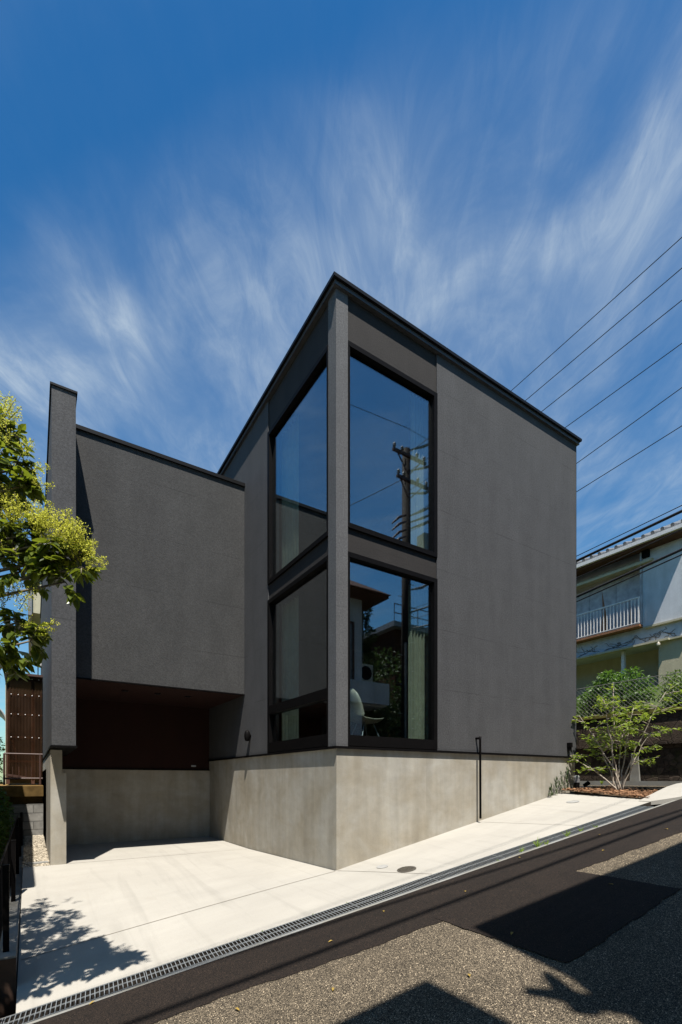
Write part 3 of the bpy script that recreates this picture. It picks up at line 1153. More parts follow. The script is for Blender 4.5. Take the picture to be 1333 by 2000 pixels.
# the young multi stemmed tree
TR = thing('young_tree', 'young multi stemmed tree with light green leaves in the mulch bed', 'tree', (5.75, -0.67, -0.22))
st = MB()
lf = MB()
tips = [(-0.62, 0.25, 1.42), (-0.35, -0.1, 1.65), (-0.05, 0.1, 1.9), (0.18, 0.2, 1.25), (0.62, -0.35, 1.75), (0.35, 0.15, 1.55), (-0.3, 0.35, 1.1),
        (-0.85, 0.35, 0.72), (0.42, -0.25, 1.05)]
for i, (dx, dy, dz) in enumerate(tips):
    b0 = Vector((5.75 + R.uniform(-.09, .09), -0.67 + R.uniform(-.06, .06), -0.24))
    # tips lie mostly across the view (rt = 0.84,-0.54)
    tip = Vector((5.75 + 0.84 * dx + 0.54 * dy, -0.67 - 0.54 * dx + 0.84 * dy, -0.2 + dz))
    pts = []
    for t in frange(0, 1, 9):
        q = t ** 1.35
        pts.append(Vector((b0.x + (tip.x - b0.x) * q + R.uniform(-.018, .018), b0.y + (tip.y - b0.y) * q + R.uniform(-.018, .018), b0.z + (tip.z - b0.z) * t)))
    st.tube(pts, [0.016 * (1 - 0.75 * t) for t in frange(0, 1, 9)], 7)
    for j in range(15):
        t = R.uniform(0.45, 1.0)
        k0 = min(8, int(t * 9))
        p = pts[k0].lerp(pts[k0 + 1], t * 9 - k0) if k0 < 9 else pts[9]
        a = R.uniform(0, 6.28)
        ln = R.uniform(0.14, 0.40)
        e = p + Vector((math.cos(a) * ln, math.sin(a) * ln, R.uniform(-.05, .16)))
        st.tube([p, p.lerp(e, .5) + Vector((0, 0, .02)), e], [0.006, 0.004, 0.002], 5)
        for _ in range(11):
            q = p.lerp(e, R.uniform(0.3, 1.05)) + Vector((R.gauss(0, .03), R.gauss(0, .03), R.gauss(0, .018)))
            d = (e - p).normalized() * 0.7 + Vector((R.gauss(0, .6), R.gauss(0, .6), R.gauss(-.08, .22)))
            s = R.uniform(.7, 1.2)
            lf.leaf(q, d, 0.085 * s, 0.036 * s)
st.build('trunk', M['stem'], TR, None, True)
lf.build('crown', M['shad'], TR)

# low plants, garden light and stake beside the bed


def tuft(name, label, cat, base, n, h, spread, mat, wd=0.012, group=None):
    m_ = MB()
    for _ in range(n):
        a = R.uniform(0, 6.28)
        d = Vector((math.cos(a) * spread * R.random(), math.sin(a) * spread * R.random(), 1))
        m_.leaf(base, d, h * R.uniform(.5, 1.1), wd)
    o = m_.build(name, mat, None, base)
    bm = bmesh.new()
    bm.from_mesh(o.data)
    bmesh.ops.remove_doubles(bm, verts=bm.verts, dist=1e-5)
    bm.to_mesh(o.data)
    bm.free()
    return tag(o, label, cat, group)


def leafy(name, label, cat, base, blobs, n, L, W, mat, stems=None, group=None, stemmat='trunk'):
    t_ = thing(name, label, cat, base, group)
    l_ = MB()
    for (c, r) in blobs:
        grow_leafy(l_, c, n, r[0], r[1], r[2], L, W)
    l_.build('crown', mat, t_)
    if stems:
        s_ = MB()
        for pts, rr in stems:
            s_.tube(pts, rr, 7)
        s_.build('trunk', M[stemmat], t_, None, True)
    return t_


tuft('ground_plant', 'small bright green plant at the foot of the stone wall', 'plant', (8.1, 1.75, -0.12), 40, 0.22, 0.9, M['weed'], 0.06)
tuft('ground_plant', 'tiny green seedling at the kerb behind the young tree', 'plant', (8.1, 0.95, -0.12), 14, 0.12, 0.9, M['weed'], 0.03)
for (xx, hh) in ((4.60, 0.20), (4.76, 0.28), (4.92, 0.36), (5.10, 0.42)):  # row of upright feathery blade clusters close to the base wall
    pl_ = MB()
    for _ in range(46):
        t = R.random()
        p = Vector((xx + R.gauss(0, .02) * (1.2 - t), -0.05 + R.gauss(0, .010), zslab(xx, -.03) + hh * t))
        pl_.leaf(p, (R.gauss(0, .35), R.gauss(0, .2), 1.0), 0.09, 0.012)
    tag(pl_.build('feathery_shape', M['conifer'], None, (xx, -.05, zslab(xx, -.05))),
        'slim feathery dark shape against the far end of the concrete base', 'plant', 'feathery shapes along the concrete base')
GL = thing('garden_light', 'stubby dark bollard light at the far corner of the house', 'garden light', (5.30, -0.12, -0.2))
m_ = MB()
m_.lathe((5.30, -0.12, -0.22), [(0.05, 0), (0.05, 0.16), (0.045, 0.17)], 16)
m_.build('post', M['black'], GL)
m_ = MB()
m_.lathe((5.30, -0.12, -0.05), [(0.055, 0), (0.058, 0.10), (0.035, 0.135)], 16)
m_.build('lamp_head', M['insulator'], GL)
SP = thing('spotlight', 'little black garden spotlight on a spike in the mulch', 'spotlight', (5.75, -0.05, -0.19))
m_ = MB()
m_.tube([(5.75, -0.05, -0.2), (5.75, -0.05, -0.10)], 0.01, 8)
m_.build('spike', M['black'], SP)
m_ = MB()
m_.tube([(5.70, -0.03, -0.11), (5.79, -0.07, -0.06)], [0.034, 0.042], 14)
m_.build('lamp_head', M['black'], SP)
# weeds in the drain edge
for i, (xx, hh, n_) in enumerate(((1.62, .10, 14), (1.88, .15, 20), (2.02, .10, 10), (2.42, .14, 16), (2.72, .09, 12), (2.95, .08, 12), (1.22, .05, 8))):
    tuft('weed', 'tuft of bright green weed growing out of the street drain', 'weed', (xx, bg(xx) - GW + .01 + R.uniform(-.02, .03), zr(xx) - .02), n_, hh, 0.9, M['weed'], 0.010,
         'weeds growing along the drain')
for i, xx in enumerate((-1.75, -1.52, -1.0, -.62, -.18)):
    tuft('weed', 'speck of weed at the driveway edge of the drain', 'weed', (xx, bg(xx) - .012, zr(xx) - .005), 8, .022, 0.9, M['weed'], 0.006, 'specks of weed at the driveway edge')

# ---------------------------------------------------------------- across the side street: retaining wall, fence, shrubs, white house
mb = MB()
mb.box(8.62, 9.2, -14, 30, -0.4, 0.80)
mb.box(8.50, 9.2, -14, 30, 0.80, 1.52)
RW = tag(mb.build('retaining_wall', M['rubble'], None, (8.6, 0, -0.3)), 'dark mossy stone retaining wall under the chain link fence', 'wall')
mb = MB()
mb.box(8.46, 9.2, -14, 30, 1.521, 1.60)
mb.build('ledge', M['moss'], RW)
mb = MB()
mb.box(8.30, 8.48, -14, 30, -0.5, -0.03)
struct(mb.build('kerb', M['channel']))
mb = MB()
mb.hexa([(8.44, 0.25, -0.04), (8.49, 0.25, -0.04), (8.49, 0.47, -0.04), (8.44, 0.47, -0.04),
         (8.44, 0.30, 0.62), (8.49, 0.30, 0.62), (8.49, 0.43, 0.62), (8.44, 0.43, 0.62)])
tag(mb.build('buttress', M['channel'], None, (8.47, .36, -.04)), 'pale concrete stub standing against the dark retaining wall', 'concrete stub')
# raised garden
mb = MB()
mb.grid([[(x, y, z) for y in (-30, 0, 30)] for x, z in ((9.1, 1.56), (11.0, 2.2), (12.9, 2.9), (30, 3.2), (80, 3.4))])
struct(mb.build('garden_terrace', M['lawn']))
# chain link fence
CF = thing('chain_link_fence', 'grey chain link fence on top of the stone retaining wall', 'fence', (8.6, 0, 1.6))
FY0, FY1, FZ0, FZ1 = -6.0, 6.0, 1.62, 2.36
mb = MB()
pitch = 0.10
h = FZ1 - FZ0
n_ = int((FY1 - FY0 + h) / pitch)
for i in range(n_):
    y = FY0 - h + i * pitch
    a, b = max(y, FY0), min(y + h, FY1)
    if b > a:
        mb.tube([(8.598, a, FZ0 + (a - y)), (8.598, b, FZ0 + (b - y))], 0.0032, 3, False)
        mb.tube([(8.604, a, FZ1 - (a - y)), (8.604, b, FZ1 - (b - y))], 0.0032, 3, False)
mb.build('mesh', M['wire'], CF)
mb = MB()
mb.tube([(8.6, FY0, FZ1), (8.6, FY1, FZ1)], 0.007, 6)
mb.build('top_rail', M['wire'], CF)
for y in (-5, -3, -1.0, 1.0 - .05, 3.0, 5):
    mb = MB()
    mb.tube([(8.63, y, 1.58), (8.63, y, FZ1 + .03)], 0.024, 8)
    mb.build('post', M['channel'], CF)

def lumps(c, r, n, size):
    """uneven crown: many small clumps on and in an ellipsoid"""
    out = []
    for _ in range(n):
        while True:
            v = Vector((R.uniform(-1, 1), R.uniform(-1, 1), R.uniform(-1, 1)))
            if .3 < v.length < 1:
                break
        q = size * R.uniform(.6, 1.35)
        out.append(((c[0] + v.x * r[0], c[1] + v.y * r[1], c[2] + v.z * r[2]), (q, q, q * .75)))
    return out


leafy('shrub', 'large rounded dark green shrub behind the chain link fence', 'shrub', (9.8, 1.45, 1.7),
      lumps((9.7, 1.5, 2.2), (.62, .98, .62), 46, .26), 130, 0.095, 0.045, M['bush'],
      [([(9.8, 1.45, 1.6), (9.8, 1.4, 2.2)], [.05, .03]), ([(9.8, 1.5, 1.7), (9.5, 2.0, 2.3)], [.03, .01]), ([(9.8, 1.4, 1.7), (9.6, .8, 2.3)], [.03, .01])])
leafy('shrub', 'lower yellowish green shrub by the right frame edge', 'shrub', (9.7, -0.2, 1.7),
      lumps((9.65, -.6, 2.1), (.5, 1.2, .42), 40, .24), 130, 0.085, 0.04, M['bush2'], [([(9.7, -.2, 1.6), (9.7, -.2, 2.1)], [.04, .02])])
leafy('shrub', 'straggling shrub trailing over the ledge left of the fence post', 'shrub', (9.1, 3.0, 1.6),
      [((9.2, 2.6, 1.9), (.35, .7, .4)), ((9.1, 3.6, 2.0), (.4, .8, .5))], 800, 0.08, 0.04, M['bush'], [([(9.2, 3, 1.6), (9.2, 3, 2.0)], [.03, .02])])
for (yy, zz) in ((1.9, 1.62), (0.1, 1.62), (-.9, 1.62)):
    tuft('ivy_sprig', 'green sprig hanging over the mossy wall ledge', 'plant', (8.5, yy, zz - .02), 26, 0.16, 1.6, M['bush2'], 0.05, 'sprigs along the wall ledge')

WH = thing('neighbour_house', 'white rendered two storey house with grey tiled roof and balcony', 'house', (13, 1, 2.9))
mb = MB()
mb.box(12.90, 20, 1.05, 2.27, 4.82, 7.75)          # proud upper wall, right of the balcony
mb.box(13.25, 20, 2.27, 12.0, 4.30, 7.75)          # recessed upper wall
mb.box(12.95, 20, 1.05, 12.0, 4.28, 4.819)         # floor band
mb.build('wall', M['whitewall'], WH)
mb = MB()
mb.box(13.0, 20, 1.05, 1.85, 2.3, 4.279)
mb.box(13.9, 20, 1.85, 12, 2.3, 4.279)
o = mb.build('ground_floor_wall', M['cream'], WH)
mb = MB()
mb.box(12.84, 12.95, 1.04, 2.2, 4.76, 4.82)
mb.build('ledge', M['cream'], WH)
mb = MB()
mb.box(12.80, 12.95, 1.50, 12.0, 4.24, 4.30)
mb.box(12.90, 12.99, 1.04, 1.5, 4.25, 4.30)
mb.build('ledge', M['cream'], WH)
mb = MB()
mb.box(13.05, 13.15, 2.9, 3.0, 2.4, 4.24)
mb.build('post', M['whitemetal'], WH)
# storm shutters, each board a part; one is split and rusty
for i in range(9):
    y0 = 2.32 + i * 0.93
    mb = MB()
    mb.box(13.215, 13.249, y0 + .006, y0 + 0.924, 4.86, 6.72)
    s_ = mb.build('shutter', M['shutter'], WH)
    if i in (0, 1):
        q = MB()
        for (yy, ww, hh) in (((2.78, .05, 1.1), (3.10, .05, 0.6)) if i == 0 else ((3.62, .16, 1.7),)):
            q.quad((13.212, yy - ww, 4.87), (13.212, yy + ww, 4.87), (13.212, yy + ww * .5, 4.87 + hh * .55), (13.212, yy + ww * .7, 4.87 + hh), (13.212, yy - ww * .2, 4.87 + hh * .5))
        r_ = q.build('split', M['rust'], s_)
# hood over the shutters
mb = MB()
mb.hexa([(12.72, 1.95, 6.78), (13.25, 1.95, 6.86), (13.25, 12, 6.86), (12.72, 12, 6.78), (12.72, 1.95, 6.86), (13.25, 1.95, 6.98), (13.25, 12, 6.98), (12.72, 12, 6.86)])
mb.build('shutter_hood', M['cream'], WH)
# balcony
BA = MB()
BA.box(12.66, 13.2, 2.26, 12.0, 4.83, 4.90)
BL = BA.build('balcony', M['rust'], WH)
mb = MB()
mb.box(12.66, 12.71, 2.26, 12, 5.72, 5.76)
mb.box(12.66, 12.71, 2.26, 12, 4.93, 4.955)
mb.build('handrail', M['whitemetal'], BL)
for i in range(88):
    yy = 2.27 + i * 0.11
    q = MB()
    wq = 0.034 if i == 0 else 0.022
    q.box(12.672, 12.672 + wq, yy, yy + wq, 4.90, 5.72)
    q.build('baluster', M['whitemetal'], BL)
# roof: eave, gutter and pantiles
mb = MB()
mb.hexa([(12.46, .90, 7.38), (22, .90, 10.6), (22, 12.6, 10.6), (12.46, 12.6, 7.38), (12.46, .90, 7.46), (22, .90, 10.68), (22, 12.6, 10.68), (12.46, 12.6, 7.46)])
RO = mb.build('roof', M['tile'], WH)
mb = MB()
for i in range(43):
    yy = 0.96 + i * 0.27
    mb.tube([(12.43, yy, 7.48), (17, yy, 9.02)], 0.055, 8)
mb.build('tile_rows', M['insulator'], RO)
mb = MB()
mb.box(12.36, 12.455, .90, 12.6, 7.27, 7.38)
mb.build('gutter', M['whitemetal'], RO)
mb = MB()
mb.box(12.47, 12.90, .95, 12.5, 7.20, 7.28)
mb.build('soffit', M['brownwood'], RO)
mb = MB()
mb.box(12.80, 12.90, 2.05, 2.24, 6.98, 7.20)
mb.build('vent_cover', M['black'], WH)
mb = MB()
mb.tube([(12.86, 2.30, 7.2), (12.86, 2.30, 4.85)], .03, 8)
mb.build('downpipe', M['shutter'], WH)
mb = MB()
mb.lathe((12.76, 1.75, 4.12), [(.02, .12), (.02, .08), (.05, .05), (.05, 0), (.02, -.03)], 10)
mb.build('lamp_bulb', M['white'], WH)
# withered creeper on the band and the wall
mb = MB()
for _ in range(34):
    y = R.uniform(0.9, 4.6)
    z = R.uniform(4.32, 4.45)
    pts = []
    vy = R.uniform(-.12, .12)
    for k in range(9):
        pts.append((12.945 if z < 4.82 else 12.895, y, z))
        y += vy + R.gauss(0, .03)
        z += R.uniform(-0.01, .055)
        vy *= 0.9
        if z > 4.72:
            break
    mb.tube(pts, 0.008, 4)
mb.build('creeper', M['vine'], WH)

# ---------------------------------------------------------------- utility poles and cables
PX, PY = 6.43, -6.0


def cable(label, p, q, r=0.012, sag=0.25, group=None, n=24, cat='cable'):
    p, q = Vector(p), Vector(q)
    m_ = MB()
    pts = []
    for t in frange(0, 1, n):
        c = p.lerp(q, t)
        c.z -= 4 * sag * t * (1 - t)
        pts.append(c)
    m_.tube(pts, r, 6)
    return tag(m_.build('overhead_cable', M['cable'], None, p), label, cat, group)


far = 26.0
hs = [(10.10, .0684, .008), (9.52, .0622, .008), (8.92, .0570, .008), (8.12, .0507, .0075), (7.67, .1252, .0075), (6.80, .085, .0075)]
names = ['highest of the six thin wires in the sky right of the roof', 'second thin wire from the top in the sky right of the roof', 'third thin wire from the top in the sky right of the roof',
         'fourth thin wire from the top in the sky right of the roof', 'second lowest of the six thin wires right of the roof', 'lowest of the six thin wires right of the roof']
for (z0, s_, r_), nm in zip(hs, names):
    sag = 0.30
    # keep the slope seen beside the house: chord slope minus sag slope
    cable(nm, (PX, PY, z0), (PX, far, z0 - s_ * (far - PY) + 4 * sag * 0.72 * 0.6), r_, sag)
cable('thick black cable passing in front of the tiled eave', (PX, PY, 5.16), (PX, far, 3.75), 0.026, .3)
cable('thin messenger wire just above the thick cable at the eave', (PX, PY, 5.26), (PX, far, 3.80), 0.008, .28)
cable('thick black cable crossing the white house above its balcony rail', (PX, PY, 4.66), (PX, far, 1.95), 0.024, .3)
cable('thin looping wire under the cable across the white house', (PX, PY, 4.60), (PX, far, 1.80), 0.012, .34)
cable('service wire crossing below the shutter hood of the white house', (PX, PY, 4.95), (PX, far, 2.75), 0.008, .3)
# along the street, overhead behind the viewpoint: their shadows fall on the asphalt
cable('heavier of the two street cables throwing the dark line on the asphalt', (PX, -5.69, 7.02), (-26, -4.78, 6.9), 0.034, .2)
cable('lighter of the two street cables throwing the faint line on the asphalt', (PX, -5.75, 7.0), (-26, -2.85, 6.9), 0.026, .2)
cable('high wire leaving the pole top along the street', (PX + .1, PY, 10.95), (-26, -6.0, 9.4), 0.008, .3)
cable('high wire continuing from the pole top up the street', (PX - .1, PY, 10.95), (30, -6.4, 11.6), 0.008, .3)


def pole(label, x, y, ztop, zbase, full=True):
    t_ = thing('utility_pole', label, 'utility pole', (x, y, zbase))
    m_ = MB()
    m_.tube([(x, y, zbase - .3), (x, y, ztop)], [0.17, 0.125], 16)
    m_.build('shaft', M['pole'], t_, None, True)
    arms = [(9.95, -.66, .66), (9.2, -.5, .75)] if full else [(ztop - .3, -.7, .7)]
    for (z, a, b) in arms:
        m_ = MB()
        m_.box(x + a, x + b, y + .12, y + .20, z - .04, z + .04)
        m_.bar((x + a * .7, y + .14, z - .03), (x, y + .12, z - .55), .03, .03)
        m_.bar((x + b * .7, y + .14, z - .03), (x, y + .12, z - .55), .03, .03)
        m_.build('crossarm', M['brownsteel'], t_)
        for u in ((a + .06), a * .45, b * .45, b - .06):
            m_ = MB()
            m_.lathe((x + u, y + .16, z + .04), [(0.02, 0), (0.02, .04), (0.055, .06), (0.03, .09), (0.055, .12), (0.02, .17)], 12)
            m_.build('insulator', M['insulator'], t_)
    if full:
        for (z, u, dy) in ((10.25, .45, .3), (9.6, .55, .4), (8.2, .35, .35), (8.0, .4, .35), (7.8, .38, .35), (5.9, .45, .2), (8.9, .6, .2)):
            m_ = MB()
            m_.tube([(x + .1, y + .05, z), (x + u, y + dy, z + .10), (x + u + .3, y + dy + .1, z + .28)], [.02, .045, .03], 8)
            m_.build('strain_clamp', M['insulator'], t_)
        for (z, ) in ((8.15,), (7.95,), (7.7,), (7.5,)):
            m_ = MB()
            m_.tube([(x - .1, y + .1, z), (x - .45, y + .2, z - .22), (x - .8, y + .3, z - .55)], [.03, .04, .02], 8)
            m_.build('strain_clamp', M['brownsteel'], t_)
        m_ = MB()
        m_.box(x + .35, x + .75, y + .1, y + .45, 6.9, 7.6)
        m_.build('switch_box', M['insulator'], t_)
        m_ = MB()
        m_.tube([(x - .14, y + .12, -0.1), (x - .13, y + .12, 4.2)], .035, 8)
        m_.build('riser_pipe', M['insulator'], t_)
        for i in range(12):
            s_ = -1 if i % 2 else 1
            m_ = MB()
            m_.tube([(x, y, 1.6 + i * .45), (x + s_ * .32, y, 1.6 + i * .45)], .010, 6)
            m_.build('step_bolt', M['galv'], t_)
    return t_


pole('tall utility pole mirrored in the upper street window', PX, PY, 10.25, -0.15)
pole('utility pole standing far behind the house along the side street', PX, far + .1, 9.0, 0.0, False)
cable('slanting stay wire mirrored left of the pole', (PX - .1, PY + .1, 9.3), (-1.0, -6.05, 4.3), 0.010, .1)

# ---------------------------------------------------------------- left boundary
# mesh fence on a low block footing
mb = MB()
mb.box(-3.68, -3.47, -0.47, 7.7, -2.35, -1.475)
LF = tag(mb.build('block_footing', M['channel'], None, (-3.57, -.4, -2.1)), 'low concrete footing wall at the left driveway edge, stain and painted shade on its end', 'low wall')
FE = thing('mesh_fence', 'black wire mesh fence with square posts on the low footing wall', 'fence', (-3.56, -0.3, -1.47))
for y in (-0.30, 1.72, 3.74, 5.76, 7.6):
    m_ = MB()
    m_.box(-3.565, -3.52, y - .022, y + .022, -1.474, -0.745)
    m_.box(-3.568, -3.517, y - .025, y + .025, -0.745, -0.73)
    m_.build('post', M['black'], FE)
for z in (-0.78, -1.43):
    mb = MB()
    mb.tube([(-3.6, -.3, z), (-3.6, 7.6, z)], 0.010, 6)
    mb.build('rail', M['black'], FE)
mb = MB()
h = 0.65
pitch = 0.05
for i in range(int((7.9 + h) / pitch)):
    y = -0.3 - h + i * pitch
    a, b = max(y, -.3), min(y + h, 7.6)
    if b > a:
        mb.tube([(-3.605, a, -1.43 + (a - y)), (-3.605, b, -1.43 + (b - y))], 0.0022, 3, False)
        mb.tube([(-3.609, a, -0.78 - (a - y)), (-3.609, b, -0.78 - (b - y))], 0.0022, 3, False)
mb.build('mesh', M['black'], FE)
mb = MB()
mb.box(-3.685, -3.466, -0.478, -0.4705, -2.35, -1.49)
o = mb.build('end_face', M['footing'], LF)
o['label'] = 'dark brown end of the footing, stain and painted tree shade'
# neighbour's ground left of the fence
mb = MB()
mb.grid([[(x, y, z) for y in (-1.1, 3, 7.7, 40)] for x, z in ((-30, -3.4), (-8, -2.2), (-3.66, -1.75))])
struct(mb.build('left_yard', M['lawn']))
# gravel strip between fence and wing wall
mb = MB()
mb.grid([[(x, y, -1.30) for y in (3.0, 5, 7.72)] for x in (-3.47, -3.12)])
struct(mb.build('gravel_bed', M['terrain']))
mb = MB()
for i in range(3600):
    c = Vector((R.uniform(-3.47, -3.125), R.uniform(3.0, 7.7), -1.295 + R.uniform(0, .02)))
    s = R.uniform(.010, .026)
    b = len(mb.v)
    for d in ((1, 0, 0), (-1, 0, 0), (0, 1, 0), (0, -1, 0), (0, 0, .7), (0, 0, -.7)):
        mb.v.append(tuple(c + Vector(d) * s * R.uniform(.6, 1.3) + Vector((R.gauss(0, .003), R.gauss(0, .003), 0))))
    mb.f += [tuple(b + k for k in q) for q in ((0, 2, 4), (2, 1, 4), (1, 3, 4), (3, 0, 4), (2, 0, 5), (1, 2, 5), (3, 1, 5), (0, 3, 5))]
struct(mb.build('gravel', M['gravel']), 'stuff')
mb = MB()
mb.box(-3.40, -3.14, 3.25, 3.38, -1.30, -1.255)
tag(mb.build('concrete_edging', M['channel'], None, (-3.27, 3.3, -1.3)), 'short grey edging piece lying in the gravel by the pier', 'edging')
# block wall at the end of the gravel and the slab over it
mb = MB()
mb.box(-3.78, -3.125, 7.73, 7.9, -2.0, -0.56)
tag(mb.build('block_wall', M['cmu'], None, (-3.45, 7.8, -1.4)), 'grey concrete block wall at the end of the gravel strip', 'wall')
mb = MB()
mb.hexa([(-4.6, 7.80, -0.38), (-3.122, 7.80, -0.38), (-3.122, 14, -0.3), (-4.6, 14, -0.3), (-4.6, 7.75, -0.14), (-3.122, 7.75, -0.14), (-3.122, 14, -0.1), (-4.6, 14, -0.1)])
mb.box(-4.6, -3.13, 8.06, 8.3, -1.9, -0.39)
struct(mb.build('shed_ground', M['clay']))
# shed of brown corrugated sheet
SH = thing('shed', 'brown shed clad in corrugated plastic sheets beside the wing wall', 'shed', (-4.0, 8.6, -0.1))
mb = MB()
n = 120
rows = []
for i in range(n + 1):
    x = -3.83 + (3.83 - 3.13) * i / n
    y = 8.55 + 0.009 * math.sin(i / n * 0.70 / 0.032 * math.pi)
    rows.append([(x, y, 0.05), (x, y, 2.48)])
mb.grid(rows)
mb.build('corrugated_sheet', M['sheet'], SH, None, True)
mb = MB()
for x in (-3.86, -3.36):
    mb.box(x, x + .07, 8.58, 8.65, -0.1, 2.46)
for z in (0.42, 1.00, 1.55, 2.02, 2.40):
    mb.box(-3.86, -3.13, 8.585, 8.625, z, z + .05)
mb.bar((-3.76, 8.62, 1.05), (-3.58, 8.66, 0.05), .05, .04)
mb.build('frame', M['brownwood'], SH)
mb = MB()
for z in (1.02, 1.57, 2.04, 2.44):
    for i in range(5):
        mb.lathe((-3.76 + .14 * i, 8.54, z), [(0.012, 0), (0.012, .006), (.004, .01)], 8, (0, -1, 0))
mb.build('screw_caps', M['whitemetal'], SH)
mb = MB()
mb.hexa([(-3.90, 8.42, 2.49), (-3.125, 8.42, 2.49), (-3.125, 11, 2.3), (-3.90, 11, 2.3), (-3.90, 8.42, 2.545), (-3.125, 8.42, 2.545), (-3.125, 11, 2.36), (-3.90, 11, 2.36)])
mb.build('roof', M['brownsteel'], SH)
mb = MB()
mb.box(-3.875, -3.862, 8.56, 11, -0.1, 2.3)
mb.box(-3.86, -3.13, 9.6, 9.7, -0.1, 2.2)
mb.build('back_wall', M['cream'], SH)
# brown handrail in front of it
HR = thing('handrail', 'brown steel handrail in front of the corrugated shed', 'handrail', (-3.9, 8.1, -0.1))
for z in (0.60, 0.03):
    mb = MB()
    mb.tube([(-3.89, 8.1, z), (-3.13, 8.1, z)], .02, 8)
    mb.build('rail', M['brownsteel'], HR)
for x in (-3.88, -3.18):
    mb = MB()
    mb.tube([(x, 8.1, -0.12), (x, 8.1, 0.60)], .022, 8)
    mb.build('post', M['brownsteel'], HR)
mb = MB()
for x in (-3.72, -3.6, -3.46, -3.36):
    mb.tube([(x, 8.1, 0.03), (x, 8.1, .3)], .006, 6)
mb.bar((-3.85, 8.12, .12), (-3.3, 8.12, .02), .03, .05)
mb.build('bars', M['brownsteel'], HR)
# satellite dish on a thin mast behind the shed
SD = thing('satellite_dish', 'grey satellite dish on a thin mast above the shed roof', 'satellite dish', (-3.2, 10.5, 2.4))
mb = MB()
mb.tube([(-3.20, 10.5, 2.36), (-3.20, 10.5, 3.45)], .016, 8)
mb.build('mast', M['galv'], SD)
mb = MB()
mb.lathe((-3.24, 10.40, 3.32), [(0.02, 0.0), (0.12, -0.02), (0.2, -0.055), (0.205, -0.05), (.12, -.005), (.02, .015)], 24, (-.75, .6, -.35))
mb.build('dish', M['dish'], SD, None, True)
# eave of another house far behind, and a curved awning
EV = thing('far_house', 'beige gable end with dark eave showing past the wing wall', 'house', (-3, 16, -1))
mb = MB()
mb.box(-2.7, 4.0, 16.5, 24, -1.2, 6.6)
mb.build('wall', M['cream'], EV)
mb = MB()
mb.hexa([(-3.33, 16, 6.25), (4, 16, 6.25), (4, 24, 6.25), (-3.33, 24, 6.25), (-3.33, 16, 7.45), (4, 16, 7.45), (4, 24, 7.45), (-3.33, 24, 7.45)])
mb.build('eave_box', M['cream'], EV)
mb = MB()
mb.hexa([(-3.46, 15.9, 6.12), (-3.335, 15.9, 6.12), (-3.335, 24, 6.12), (-3.46, 24, 6.12), (-3.46, 15.9, 7.6), (-3.335, 15.9, 7.6), (-3.335, 24, 7.6), (-3.46, 24, 7.6)])
mb.box(-3.46, 4, 15.9, 24, 7.601, 7.7)
mb.build('roof', M['tile'], EV)
AW = MB()
rows = []
for i in range(9):
    a = rad(10 + 10 * i)
    rows.append([(-4.75 + 0.85 * math.sin(a), y, 1.42 + 0.70 * math.cos(a)) for y in (9.8, 12.5)])
AW.grid(rows)
aw = AW.build('curved_awning', M['dish'], None, (-5, 9.2, 1.2), True)
tag(aw, 'pale curved awning sheet left of the shed', 'awning')
mod = aw.modifiers.new('thick', 'SOLIDIFY')
mod.thickness = 0.03
leafy('hedge', 'yellow green hedge seen in the gap left of the shed', 'hedge', (-4.5, 11.5, -1.4),
      [((-4.5, 11, 0.7), (.55, .9, .8)), ((-4.7, 11.5, 0.1), (.7, .9, .9)), ((-4.4, 11.6, -.6), (.5, .9, .7))], 1100, 0.09, 0.05, M['bush2'], [([(-4.5, 11.5, -1.5), (-4.5, 11.5, 0)], [.06, .03])])
leafy('shrub', 'dark shrub pressed against the far part of the mesh fence', 'shrub', (-4.1, 6.6, -1.7),
      [((-3.98, 6.4, -.75), (.32, .9, .55)), ((-4.05, 7.5, -.7), (.3, .6, .6)), ((-4.0, 5.2, -1.1), (.3, .8, .45))], 1000, 0.07, 0.04, M['bush'], [([(-4.1, 6.6, -1.8), (-4.1, 6.6, -.8)], [.04, .02])])
# low garage of the left neighbour, outside the frame: it shades the gravel
NG = thing('garage', 'low flat roofed garage beyond the mesh fence', 'garage', (-5.4, 4, -1.7))
mb = MB()
mb.box(-7.6, -4.1, 0.75, 7.0, -2.2, 2.05)
mb.build('wall', M['cream'], NG)
mb = MB()
mb.box(-7.7, -3.92, 0.58, 7.2, 2.051, 2.18)
mb.build('roof', M['brownsteel'], NG)

# ---------------------------------------------------------------- flowering privet at the left
PT = thing('privet_tree', 'flowering privet with yellow green panicles leaning in over the fence', 'tree', (-4.35, -1.15, -1.9))
fw_ = Vector((0.5423, 0.8402, 0))
rt_ = Vector((0.8402, -0.5423, 0))
C0 = Vector((-3.362, -5.328, 0))


def loc(X, Y, z):                 # metres right of / ahead of the viewpoint
    return C0 + rt_ * X + fw_ * Y + Vector((0, 0, z))


